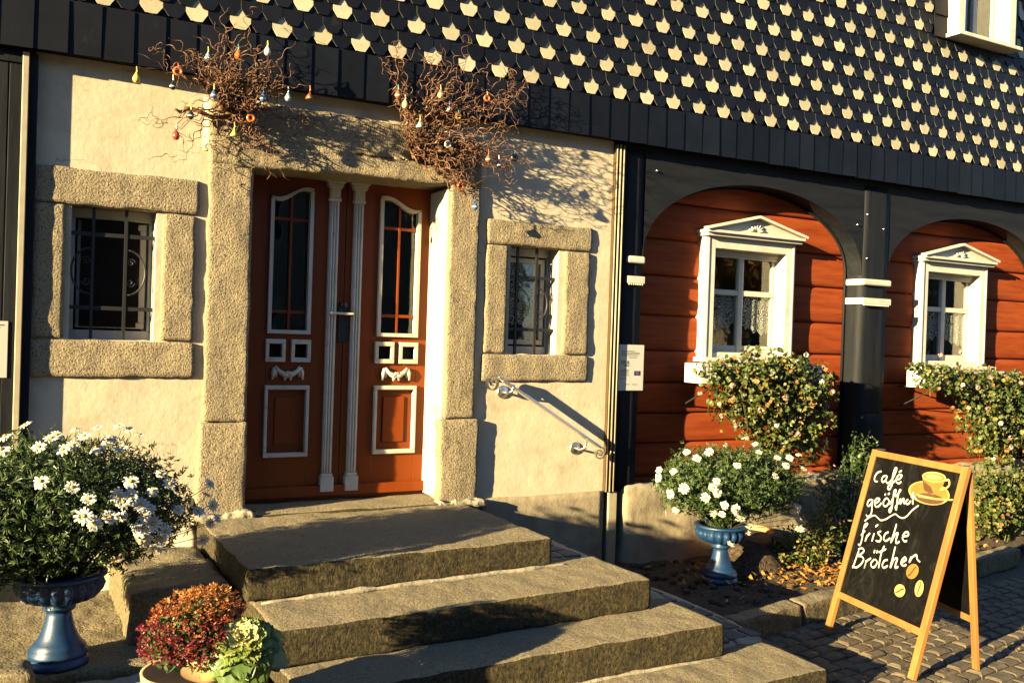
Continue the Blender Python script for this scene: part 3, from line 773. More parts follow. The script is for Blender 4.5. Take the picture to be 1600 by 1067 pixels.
plate('info_plate', 'white printed plate with a small blue flag on the dark post beside the plaster', 4.035, 4.27, -.006, 1.40, 1.74, 1)
plate('notice_board', 'pale notice fixed to the dark boards at the far left edge', -.14, .068, -.042, 1.47, 1.77, 2)

# ================================================================== handrail
def handrail():
    T = thing('handrail', 'stainless steel handrail with scrolled ends slanting down the plaster wall beside the steps', 'handrail', (3.08, 0, 1.39))
    y = -.10; a = Vector((2.985, y, 1.502)); b = Vector((3.83, y, 1.0))
    m = MB(); d = (b-a).normalized(); up = Vector((0, 1, 0)).cross(d); up = up if up.z > 0 else -up
    m.bar(a, b, (0, .026, 0), up*.007)
    m.bar(a + up*.010+d*.25, b+up*.010, (0, .018, 0), up*.003)
    m.build('rail', steel, T, .003)
    def scroll(c, r, start, turns, s, name):
        q = MB(); pts = []
        n = 36
        for k in range(n+1):
            t = k/n; ang = start + s*turns*2*math.pi*t; rr_ = r*(1-t*.82)
            pts.append((c[0]+rr_*math.cos(ang), y, c[1]+rr_*math.sin(ang)))
        for i in range(n): 
            p0, p1 = Vector(pts[i]), Vector(pts[i+1]); dd = (p1-p0); nn = Vector((0, 1, 0)).cross(dd).normalized()
            q.bar(p0-dd*.05, p1+dd*.05, (0, .016, 0), nn*.0035)
        q.build(name, steel, T)
    scroll((2.955, 1.452), .058, R(60), 1.6, 1, 'scroll')
    scroll((3.83, .955), .048, R(75), 1.6, -1, 'scroll')
    for x, z, t in ((3.08, 1.39, .10), (3.687, .985, .66)):
        br = MB(); br.lathe([(.0, .0), (.045, 0), (.045, .006), (.036, .012), (.03, .010), (.024, .016), (0, .018)], (0, 0, 0), 20)
        br.v = [(x+vx, -.001-vz, z+vy) for vx, vy, vz in br.v]
        br.tube([(x, -.01, z), (x+.005, -.06, z-.004), (x+.02, y, z+.01), (x+.035, y, z + (.055 if t < .5 else .06))], [.009, .009, .009, .008], 8)
        br.build('bracket', steel, T)
handrail()

# ================================================================== stairs
def stairs():
    T = thing('stone_stairs', 'four worn granite entrance steps with mossy fronts leading up to the door', 'stairs', (2.1, -1.2, 0))
    def sk(yl, yr, xl, xr):   # skew the front edge
        def f(p):
            t = (p.x-xl)/(xr-xl); fy = yl+(yr-yl)*t
            return Vector((p.x, p.y + (fy-yr) if p.y < -.4 or True else p.y, p.z + .006*math.sin(p.x*2.2)))
        return f
    S = [(1.06, 2.78, -1.20, -.06, .50, .655, -.11), (1.08, 3.13, -1.66, -1.10, .335, .50, -.10), (1.10, 3.335, -2.02, -1.5, .165, .335, -.06), (1.10, 3.71, -2.37, -1.9, .0, .17, -.08)]
    for k, (x0, x1, y0, y1, z0, z1, sl_) in enumerate(S):
        m = MB()
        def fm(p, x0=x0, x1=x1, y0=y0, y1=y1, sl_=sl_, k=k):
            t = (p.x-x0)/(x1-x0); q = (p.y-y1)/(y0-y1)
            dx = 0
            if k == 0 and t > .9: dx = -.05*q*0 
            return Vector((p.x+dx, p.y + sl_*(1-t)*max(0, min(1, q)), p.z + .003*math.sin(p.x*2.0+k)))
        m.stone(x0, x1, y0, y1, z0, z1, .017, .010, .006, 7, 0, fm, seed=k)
        m.build('step', step_m, T)
    # rubble core below the treads
    m = MB(); m.box(1.12, 2.74, -1.12, -.02, 0, .51); m.box(1.12, 3.08, -1.6, -.02, 0, .345); m.box(1.12, 3.30, -1.97, -.02, 0, .175)
    m.build('stair_core', plinth_m, T)
    # pale mortar bead where the first riser meets the tread, and rubble at the jambs
    m = MB(); pts = []
    for i in range(40):
        t = i/39; x = 1.12+t*1.75; y = -1.33+.11*t; pts.append((x, y-.012+.012*noise.noise(Vector((x*6, 0, 0))), .503+.006*noise.noise(Vector((x*9, 4, 0)))))
    m.tube(pts, [(.014+.013*noise.noise(Vector((p[0]*9, 9, 0))))*min(1, .25+i/6, .25+(39-i)/6) for i, p in enumerate(pts)], 8)
    pts = [(1.2+2.1*i/39, -2.055+.03*(i/39)-.008+.01*noise.noise(Vector((i*.4, 0, 2))), .170) for i in range(40)]
    m.tube(pts, [(.013+.01*noise.noise(Vector((i*.5, 9, 1))))*min(1, .2+i/6, .2+(39-i)/6) for i in range(40)], 6)
    m.build('mortar_joint', mortar, T)
    m = MB(); m.stone(2.58, 2.92, -.105, .05, .62, .672, .014, .012, .018, 16, seed=3); m.build('rubble_fillet', mortar, T)
    m = MB(); m.stone(1.03, 1.38, -.115, .05, .63, .682, .014, .012, .018, 16, seed=9); m.build('rubble_fillet', mortar, T)
    # side paving wrapping the ends of the steps: dark slabs in pale mortar
    for k, (x0, x1, y0, y1, z) in enumerate(((2.76, 3.14, -1.12, 0, .50), (3.10, 3.36, -1.52, 0, .345), (3.30, 3.80, -1.93, -.0, .185))):
        m = MB(); 
        if k == 2: fmz = lambda p: Vector((p.x - (.10*(1-min(1, (p.y+1.93)/.5)) if p.x > 3.6 else 0), p.y, p.z))
        else: fmz = None
        m.stone(x0, x1, y0, y1, 0 if k else .3, z, .05, .02, .012, 5, 0, fmz, seed=k+20)
        r = random.Random(k); yy = y0+.05
        while yy < y1-.1:
            xx = x0+.05; hh = r.uniform(.1, .16)
            while xx < x1-.09:
                ww = r.uniform(.1, .16); ww = min(ww, x1-.04-xx)
                c = [(xx, yy), (xx+ww-.025, yy+r.uniform(-.02, .02)), (xx+ww-.03, yy+hh-.025), (xx+.01, yy+hh-.03+r.uniform(-.01, .01))]
                zz = z+.004
                V = [(a, b, zz+.004) for a, b in c] + [(a, b, zz-.02) for a, b in c]
                m.add(V, [(0, 1, 2, 3), (0, 4, 5, 1), (1, 5, 6, 2), (2, 6, 7, 3), (3, 7, 4, 0)], 1); xx += ww
            yy += hh
        m.build('side_paving', [mortar, paving_dark], T)
stairs()
def blocks():
    def one(label, boxes, mat=kerb_m, nm='stone_block', cat='stone block'):
        m = MB()
        for i, b in enumerate(boxes): m.stone(*b[:6], .025, .025, .014, 5, seed=i+int(b[0]*10))
        m.build(nm, mat, label=label, cat=cat, group='rough stone blocks left of the steps')
    one('upright granite block directly left of the top step, its left side in full sun', [(.58, 1.03, -1.12, -.2, 0, .55)])
    one('low granite slab the left blue urn stands on', [(-.3, .98, -1.37, -.12, 0, .31)])
    one('small granite block at the bottom left corner, left of the urn foot', [(-.55, .175, -1.62, -1.375, 0, .40)])
    m = MB(); m.stone(.30, 1.09, -1.93, -1.385, 0, .27, .04, .03, .02, 4); m.build('stone_block', mortar, label='pale mortar-topped block between the urn slab and the flower pots', cat='stone block', group='rough stone blocks left of the steps')
    m = MB(); m.stone(.34, 1.09, -2.70, -1.94, 0, 0.36, .04, .03, .012, 4); m.build('stone_block', kerb_m, label='tall block at the bottom edge that the two flower pots stand on', cat='stone block', group='rough stone blocks left of the steps')
    # splash slope of plaster behind
    m = MB(); m.stone(.16, 1.06, -.14, .02, 0, .80, .04, .05, .03, 5, fmap=lambda p: Vector((p.x, p.y + (max(0, p.z-.35)*.3 if p.y < -.02 else 0), p.z)))
    m.build('plaster_skirt', plaster, H)
blocks()
def kerbs():
    xs = [3.90, 4.55, 5.30, 6.05, 6.85, 7.6, 8.4, 9.3]
    names = ['kerb stone at the left corner of the flower bed beside the steps', 'kerb stone of the flower bed left of the standing board', 'kerb stone of the flower bed behind the standing board', 'kerb stone of the flower bed just right behind the standing board', 'kerb stone at the right edge, last one in view along the flower bed']
    for i, (a, b) in enumerate(list(zip(xs, xs[1:]))[:5]):
        y0 = -1.50 + (a-3.93)*.17
        m = MB(); m.stone(a+.006, b-.006, y0, y0+.14, -.03, .135, .025, .02, .010, 6, 0, lambda p, a=a: Vector((p.x, p.y+(p.x-a)*.17, p.z)), seed=i)
        m.build('kerb_stone', kerb_m, label=names[i], cat='kerb', group='kerb stones edging the flower bed')
kerbs()

# ================================================================== urns
def urn(name, label, loc):
    T = thing(name, label, 'urn', loc, 'blue flower urns')
    m = MB(); m.lathe([(0, 0), (.122, 0), (.124, .012), (.120, .03), (.112, .034), (.118, .042), (.119, .062), (.108, .07), (.112, .078), (.092, .098), (.074, .13), (.060, .17), (.052, .205), (.047, .235), (.0, .235)], loc, 40)
    m.build('foot', blue, T)
    m = MB(); n = 20
    m.lathe([(0, .228), (.050, .228), (.066, .240), (.066, .252), (.050, .262), (.055, .266)], loc, 40)
    def fl(a, z):
        if z < .27 or z > .372: return 1
        return 1 + .15*abs(math.sin(a*n/2))**.7*min(1, (z-.27)/.02)*min(1, (.372-z)/.01+.2)-.07
    m.lathe([(.055, .262), (.100, .270), (.138, .288), (.160, .315), (.170, .345), (.172, .371), (.178, .374), (.188, .382), (.190, .392), (.182, .398), (.152, .398), (.146, .37)], loc, 120, rf=fl)
    m.build('bowl', blue, T)
    m = MB(); m.lathe([(0, .378), (.147, .378)], loc, 24); m.build('potting_soil', soil, T)
    return T
UL = (.278, -1.235, .308); UR = (4.46, -.71, .125)
urn('blue_urn', 'blue fluted urn on the low slab at the left, carrying the larger daisy bush', UL)
urn('blue_urn', 'blue fluted urn standing in the flower bed right of the steps', UR)

# ================================================================== foliage helpers
def leafblob(m, ells, n, size, r, kind='round', mi=0, shell=.55, outward=.6, gap=-9, gs=9):
    """scatter leaf faces through ellipsoids"""
    vol = [e[3]*e[4]*e[5] for e in ells]; tot = sum(vol)
    for e, vv in zip(ells, vol):
        for _ in range(int(n*vv/tot)):
            d = Vector((r.gauss(0, 1), r.gauss(0, 1), r.gauss(0, 1))).normalized()
            rad = (shell + (1-shell)*r.random()) if r.random() < .75 else r.random()
            rad *= 1 + .16*noise.noise(d*2.2+Vector((e[0], e[1], 0))) + .22*noise.noise(d*6+Vector((e[0]*3, e[1], 0)))
            p = Vector((e[0]+d.x*e[3]*rad, e[1]+d.y*e[4]*rad, e[2]+d.z*e[5]*rad))
            if noise.noise(p*gs) < gap: continue
            nrm = (d*outward + Vector((r.gauss(0, 1), r.gauss(0, 1), r.gauss(0, 1)))*.5).normalized()
            leaf(m, p, nrm, size*r.uniform(.6, 1.25), r, kind, mi)
def leaf(m, p, nrm, s, r, kind, mi=0):
    t = nrm.orthogonal().normalized(); a = r.uniform(0, 6.28); t = (t*math.cos(a) + nrm.cross(t)*math.sin(a)); b = nrm.cross(t)
    if kind == 'round':
        k = 6; V = [p] + [p + (t*math.cos(2*math.pi*i/k) + b*math.sin(2*math.pi*i/k))*s*(.5 if i else .38) + nrm*s*.12*(1 if i % 2 else -.3) for i in range(k)]
        m.add(V, [(0, 1+i, 1+(i+1) % k) for i in range(k)], mi)
    elif kind == 'narrow':
        # dissected daisy leaf: three thin blades
        for q in (-.6, 0, .6):
            dd = (t*math.cos(q)+b*math.sin(q)); w_ = dd.cross(nrm)*s*.085
            L = s*(1 if q == 0 else .7)
            m.add([p-w_*.5, p+w_*.5, p+dd*L*.6+w_-nrm*s*.03, p+dd*L+nrm*s*.08, p+dd*L*.6-w_-nrm*s*.03], [(0, 1, 2, 3, 4)], mi)
    else:
        m.add([p-b*s*.18, p+t*s*.5-b*s*.05+nrm*s*.1, p+t*s, p+t*s*.5+b*s*.3+nrm*s*.1, p+b*s*.18], [(0, 1, 2, 3, 4)], mi)
across()
# daisy flower meshes
def daisy_mesh(seed):
    r = random.Random(seed); m = MB(); n = 15 if seed % 3 else 12; R_ = .034; cup = (0, .15, .0, .9, .3, -.45, .05, 1.6)[seed]
    for i in range(n):
        a = 2*math.pi*i/n + r.uniform(-.08, .08); L = R_*r.uniform(.80, 1.08)*(1-.12*abs(cup)); d = Vector((math.cos(a), math.sin(a), 0)); s = Vector((-math.sin(a), math.cos(a), 0))*.0055
        z = r.uniform(-.006, .006) + .018*cup; zz = .004+.011*cup
        m.add([d*.006-s*.5, d*.006+s*.5, d*L*.6+s+Vector((0, 0, zz)), d*L*.97+s*.6+Vector((0, 0, z)), d*L*.97-s*.6+Vector((0, 0, z)), d*L*.6-s+Vector((0, 0, zz))], [(0, 1, 2, 3, 4, 5)], 0)
    m.lathe([(.0075, .0), (.0085, .004), (.005, .008), (0, .009)], (0, 0, 0), 10, 1)
    me = bpy.data.meshes.new('daisy_flower'); me.from_pydata(m.v, [], m.f); calm(petal.node_tree); calm(yellow_c.node_tree); me.materials.append(petal); me.materials.append(yellow_c)
    me.polygons.foreach_set('material_index', m.m); return me
DM = [daisy_mesh(i) for i in range(8)]
def daisy_bush(label, c, ells, nleaf, flowers, seed, group):
    T = thing('daisy_bush', label, 'plant', c, group); r = random.Random(seed)
    m = MB(); leafblob(m, ells, nleaf, .040, r, 'narrow'); m.build('foliage', daisy_leaf, T)
    st = MB(); C0 = Vector(c)
    for _ in range(140):
        e = r.choice(ells); d = Vector((r.gauss(0, 1), r.gauss(0, 1), abs(r.gauss(0, 1)))).normalized()
        p = Vector((e[0]+d.x*e[3]*.9, e[1]+d.y*e[4]*.9, e[2]+d.z*e[5]*.9)); b = C0+Vector((r.uniform(-.06, .06), r.uniform(-.06, .06), 0))
        st.tube([C0+Vector((0, 0, -.01)), b, b.lerp(p, .5)+Vector((0, 0, .03)), p], [.004, .004, .003, .0015], 4)
    k = 0
    for (p, nrm, sc) in flowers:
        p = Vector(p); nrm = Vector(nrm).normalized(); q = C0.lerp(p, .45)
        st.tube([q, q.lerp(p-nrm*.05, .6), p-nrm*.03, p], [.0022, .002, .0018, .0018], 4)
        o = bpy.data.objects.new('flower', DM[(k*5+k//3) % 8]); C.objects.link(o); o.parent = T
        o.location = p - C0; o.rotation_mode = 'QUATERNION'; o.rotation_quaternion = nrm.to_track_quat('Z', 'Y'); o.scale = (sc, sc, sc); k += 1
    st.build('stems', daisy_leaf, T)
CAM = Vector((0, -5.7, 1.79))
def unproj(x, y, Yv):
    d = fw + rr*(x-800)/F_PX - uu*(y-533.5)/F_PX; t = (Yv-CAM.y)/d.y; return CAM + d*t
def on_bush(px, ells, r, out=.02):
    """where the sight line to a measured flower meets the bush's leafy surface"""
    d = (fw + rr*(px[0]-800)/F_PX - uu*(px[1]-533.5)/F_PX)
    best = None
    for e in ells:
        s = Vector((1/e[3], 1/e[4], 1/e[5])); o = CAM - Vector(e[:3]); O = Vector((o[i]*s[i] for i in range(3))); Dv = Vector((d[i]*s[i] for i in range(3)))
        a = Dv.dot(Dv); b = 2*O.dot(Dv); c = O.dot(O)-1.0
        disc = b*b-4*a*c; t = (-b-math.sqrt(disc))/(2*a) if disc > 0 else -b/(2*a)
        if disc <= 0 and best is not None and best[2]: continue
        p = CAM+d*t; nn = Vector(((p[i]-e[i])*s[i]*s[i] for i in range(3))).normalized()
        dd = (p-Vector(e[:3])).length
        if best is None or (disc > 0 and (not best[2] or t < best[0])) or (not best[2] and disc <= 0 and dd < best[3]): best = (t, nn, disc > 0, dd, p)
    nn = (best[1] + Vector((-.45, -.35, .35)) + Vector((r.uniform(-.4, .4), r.uniform(-.4, .4), r.uniform(-.3, .3)))).normalized()
    return (best[4]+best[1]*out, nn, r.uniform(.72, 1.12))
rb = random.Random(21)
EL = [(.16, -1.28, 1.0, .40, .38, .30), (.50, -1.22, .97, .31, .32, .27), (-.12, -1.3, .95, .32, .34, .30), (.30, -1.28, .86, .34, .28, .155), (.66, -1.2, .95, .17, .2, .18), (-.08, -1.36, .80, .26, .22, .17), (-.45, -1.3, .95, .3, .3, .25), (.34, -.98, 1.0, .38, .24, .27)]  # last lobe, hidden at the back, added to cast shade on the landing
FL = [(40,675),(10,692),(60,708),(86,690),(62,757),(108,765),(110,705),(145,708),(165,696),(200,682),(170,692),(188,710),(150,678),(118,680),(132,781),(125,805),(140,815),(163,806),(192,785),(190,805),(205,783),(218,790),(228,795),(203,775),(185,777),(210,820),(225,822),(235,815),(222,838),(245,835),(252,825),(240,850),(270,796),(258,760),(233,770),(312,775),(322,790),(330,808),(318,815),(308,838),(202,757),(78,695),(95,712),(245,745),(185,676),(215,690),(4,712),(130,690),(222,806),(213,834),(300,798),(318,760)]
fl = [on_bush(p, EL, rb, .03) for p in FL]
daisy_bush('large white marguerite bush spilling over the urn at the lower left', (UL[0], UL[1], UL[2]+.378), EL, 17000, fl, 3, 'marguerite bushes in the blue urns')
ER = [(4.42, -.70, .82, .42, .36, .25), (4.80, -.66, .80, .38, .32, .24), (4.15, -.74, .80, .24, .24, .20), (4.55, -.70, .67, .34, .28, .14), (5.05, -.62, .70, .16, .2, .16)]
FR = [(1035,738),(1033,748),(1055,740),(1070,763),(1050,770),(1110,762),(1100,775),(1130,785),(1127,797),(1112,797),(1147,790),(1155,803),(1170,815),(1119,752),(1140,842),(1132,835),(1150,795),(1075,712),(1108,712),(1165,690),(1180,700),(1230,720),(1245,715),(1250,735),(1240,800),(1243,790),(1246,820),(1185,712),(1150,730),(1205,745),(1212,720),(1245,808),(1165,825),(1058,792),(1120,768),(1262,745),(1088,722),(1225,730),(1180,865)]
fr = [on_bush(p, ER, rb, .03) for p in FR if p != (1180, 865)]
daisy_bush('smaller white marguerite bush in the urn in the flower bed right of the steps', (UR[0], UR[1], UR[2]+.378), ER, 12000, fr, 5, 'marguerite bushes in the blue urns')

# ================================================================== window boxes with geraniums
def geranium(bx, label_b, label_p, ells, n, seed, fpx):
    r = random.Random(seed)
    T = thing('flower_box', label_b, 'flower box', ((bx[0]+bx[1])/2, -.12, bx[2]), 'white window boxes')
    m = MB(); x0, x1, z0 = bx; z1 = z0+.15; t = .012
    m.box(x0, x1, -.21, -.21+t, z0, z1); m.box(x0, x1, -.022, -.01, z0, z1); m.box(x0, x0+t, -.21+t, -.022, z0, z1); m.box(x1-t, x1, -.21+t, -.022, z0, z1); m.box(x0+t, x1-t, -.21+t, -.022, z0, z0+t)
    m.box(x0-.008, x1+.008, -.218, -.209, z1-.02, z1+.004)
    m.build('trough', white, T, .003)
    m = MB(); m.box(x0+t, x1-t, -.21+t, -.022, z1-.05, z1-.03); m.build('potting_soil', soil, T)
    m = MB()
    for x in (x0+.15, x1-.15):
        m.bar((x, -.012, z0-.006), (x, .20, z0-.006), (.012, 0, 0), (0, 0, .005)); m.bar((x, -.2, z0-.006), (x, -.012, z0-.006), (.012, 0, 0), (0, 0, .005)); m.bar((x, -.19, z0-.01), (x, .19, z0-.20), (.006, 0, 0), (0, 0, .006))
    m.build('bracket', iron, T)
    P_ = thing('geranium', label_p, 'plant', ((x0+x1)/2, -.12, z1-.03), 'trailing geraniums in the window boxes')
    m = MB(); leafblob(m, ells, int(n*1.35), .040, r, 'round', 0, .45, .5, -.22, 8); m.build('foliage', ger_leaf, P_)
    st = MB()
    st.tube([(x0+.04, -.12, z1-.032), (x1-.04, -.12, z1-.032)], .006, 5)
    for _ in range(90):
        e = r.choice(ells); q = Vector((e[0]+r.uniform(-1, 1)*e[3]*.8, e[1]+r.uniform(-.6, .6)*e[4], e[2]+r.uniform(-1, .8)*e[5]))
        b = Vector((min(max(q.x, x0+.05), x1-.05), -.12, z1-.03)); st.tube([b, b.lerp(q, .4)+Vector((0, -.05, .06)), q], [.004, .003, .002], 4)
    st.build('stems', ger_leaf, P_)
    for i, p in enumerate(fpx[::2]+fpx[1::4]):
        pos, nn, s = on_bush(p, ells, r, .03)
        q = MB(); col = petal if i % 4 == 2 else pink
        for k in range(16):
            d = Vector((r.gauss(0, 1), r.gauss(0, 1), r.gauss(0, 1))).normalized()*.017; leaf(q, pos+d, d.normalized(), .020, r, 'round')
        q.build('blossom', col, P_)
G1 = [(4.86, -.24, 1.50, .26, .12, .12), (5.24, -.28, 1.54, .48, .20, .21), (5.55, -.28, 1.42, .42, .24, .27), (5.12, -.28, 1.30, .34, .20, .20), (5.62, -.28, 1.20, .34, .20, .24), (5.30, -.27, 1.10, .30, .16, .20), (4.74, -.22, 1.57, .18, .10, .07), (5.72, -.24, 1.00, .22, .15, .18), (4.82, -.2, 1.28, .10, .08, .16), (5.36, -.24, .93, .22, .14, .14)]
geranium((4.66, 5.94, 1.465), 'white window box on the sill of the first red bay, nearer the door', 'trailing geranium with pale pink blossoms hanging below the first bay window', G1, 4600, 31,
         [(1095,608),(1122,632),(1125,648),(1240,548),(1258,560),(1280,597),(1296,612),(1170,580),(1225,620),(1190,563),(1140,600),(1258,640),(1210,660),(1245,675),(1150,660),(1215,552),(1130,690),(1185,640)])
G2 = [(7.42, -.26, 1.52, .44, .18, .16), (7.95, -.28, 1.43, .46, .22, .22), (8.45, -.28, 1.35, .40, .22, .26), (7.95, -.28, 1.18, .36, .22, .24), (8.35, -.28, 1.02, .38, .22, .28), (8.05, -.26, .88, .30, .2, .2), (7.12, -.22, 1.60, .16, .10, .08), (8.8, -.26, 1.2, .25, .2, .35)]
geranium((7.20, 8.55, 1.435), 'white window box on the sill of the second red bay, at the right edge', 'trailing geranium with pink blossoms hanging below the second bay window at the right edge', G2, 5000, 32,
         [(1523,603),(1545,592),(1500,555),(1480,575),(1560,660),(1575,680),(1541,640),(1590,640),(1515,640),(1500,600),(1575,700),(1520,690),(1550,715),(1590,600),(1470,560),(1530,560)])
# flowers indoors behind the panes
for dx, px in ((0, (5.20, 5.60)), (2.57, (5.35,))):
    for x in px:
        lab = {5.20: 'small orange flower behind the left lower pane of the first bay window', 5.60: 'small orange flower behind the right lower pane of the first bay window', 5.35: 'small orange flower in a pot behind the second bay window'}[x]
        T = thing('potted_flower', lab, 'plant', (x+dx, .36, 1.70), 'flowers indoors on the window sills'); r = random.Random(int(x*100))
        m = MB(); m.lathe([(0, 0), (.035, 0), (.045, .06), (.04, .06), (0, .055)], (x+dx, .36, 1.70), 16); m.build('pot', terra, T)
        m = MB(); leafblob(m, [(x+dx, .36, 1.79, .06, .05, .04)], 60, .04, r, 'pointed'); m.build('foliage', ger_leaf, T)
        m = MB(); leafblob(m, [(x+dx, .35, 1.845, .035, .03, .025)], 60, .03, r, 'round'); m.build('blossom', orange_fl, T)

# ================================================================== bed plants
def shrub(name, label, c, ells, n, size, mat, seed, kind='round', fl=0, flm=None):
    T = thing(name, label, 'plant', c); r = random.Random(seed)
    m = MB(); leafblob(m, ells, n, size, r, kind, 0, .3, .4); m.build('foliage', mat, T)
    m = MB()
    for _ in range(40):
        e = r.choice(ells); b = Vector(c)+Vector((r.uniform(-.08, .08), r.uniform(-.06, .06), -.03)); q = Vector((e[0]+r.uniform(-.8, .8)*e[3], e[1]+r.uniform(-.8, .8)*e[4], e[2]+r.uniform(-.5, .8)*e[5])); m.tube([b, b.lerp(q, .5)+Vector((0, 0, .04)), q], [.005, .004, .002], 4)
    m.build('stems', mat, T)
    if fl:
        m = MB(); leafblob(m, ells, fl, .03, r, 'round', 0, .9, .9); m.build('blossoms', flm, T)
shrub('bed_shrub', 'low leafy shrub in the flower bed between the right urn and the standing board', (5.45, -.62, .13), [(5.35, -.60, .27, .26, .22, .18), (5.62, -.55, .34, .22, .2, .22), (5.20, -.55, .24, .16, .15, .12)], 1500, .040, ger_leaf, 4, 'pointed', 40, autumn)
shrub('bed_shrub', 'taller dark shrub in the flower bed behind the standing board', (6.15, -.32, .13), [(6.1, -.30, .55, .26, .18, .34), (6.3, -.30, .85, .2, .15, .25), (6.0, -.35, .35, .2, .18, .2)], 1300, .045, daisy_leaf, 6, 'pointed', 20, pink)
shrub('bed_shrub', 'bushy shrub at the right edge, low in the bed beyond the standing board', (7.95, -.50, .13), [(7.75, -.50, .5, .30, .26, .32), (8.1, -.50, .45, .32, .26, .32), (8.5, -.45, .5, .3, .25, .3), (7.7, -.5, .3, .25, .2, .2)], 3000, .042, ger_leaf, 8, 'round', 16, pink)
# round planter bowl with bare soil beside the right urn
T = thing('planter_bowl', 'round terracotta planter bowl of bare soil between the right urn and the shrub', 'planter', (5.10, -.27, .13))
m = MB(); m.lathe([(0, 0), (.14, 0), (.20, .12), (.225, .20), (.225, .225), (.205, .225), (.20, .18)], (5.10, -.27, .13), 36); m.build('bowl', terra, T)
m = MB(); m.lathe([(0, .205), (.10, .20), (.20, .185)], (5.10, -.27, .13), 30); m.build('potting_soil', soil, T)
m = MB(); V = []; nr, na = 10, 36
for i in range(nr+1):
    for j in range(na):
        q = i/nr; a = 2*math.pi*j/na; x, y = 4.93+.36*q*math.cos(a), -.46+.27*q*math.sin(a)
        V.append((x, y, .10+.21*(1-q*q)+.03*noise.noise(Vector((x*9, y*9, 1)))*(1-q)))
m.add(V, [(i*na+j, (i+1)*na+j, (i+1)*na+(j+1) % na, i*na+(j+1) % na) for i in range(nr) for j in range(na)], 0, True)
m.build('soil_mound', soil, kind='structure')
# fallen leaves (uncountable litter)
def litter():
    r = random.Random(9); m = MB()
    for _ in range(430):
        if r.random() < .62: x, y = 5.35+r.gauss(0, .30), -.86+r.gauss(0, .14)
        else: x, y = r.uniform(4.1, 8.5), r.uniform(-1.25, -.1)
        if y < -1.34 + (x-3.93)*.17 + .02: y = -1.30 + (x-3.93)*.17
        if y > -.04: continue
        z = .12 + .035*noise.noise(Vector((x*4, y*4, 0)))+.012+r.uniform(0, .02)
        leaf(m, Vector((x, y, z)), Vector((r.uniform(-.7, .7), r.uniform(-.7, .7), 1)).normalized(), r.uniform(.025, .065), r, 'pointed')
    for _ in range(50):
        x, y = r.uniform(3.9, 7.5), r.uniform(-3.0, -1.7); leaf(m, Vector((x, y, .016)), Vector((r.uniform(-.3, .3), r.uniform(-.3, .3), 1)).normalized(), r.uniform(.02, .04), r, 'pointed')
    m.build('fallen_leaves', autumn, kind='stuff')
    m = MB()
    for _ in range(260):
        x, y = r.uniform(4.05, 7.5), r.uniform(-1.2, -.06); s = r.uniform(.008, .028)
        if y < -1.28 + (x-3.93)*.17: continue
        z = .12 + .035*noise.noise(Vector((x*4, y*4, 0)))
        m.stone(x-s, x+s, y-s, y+s, z-s*.8, z+s*.6, s, s*.8, s*.3, 20)
    m.build('soil_clods', soil, kind='stuff')
litter()

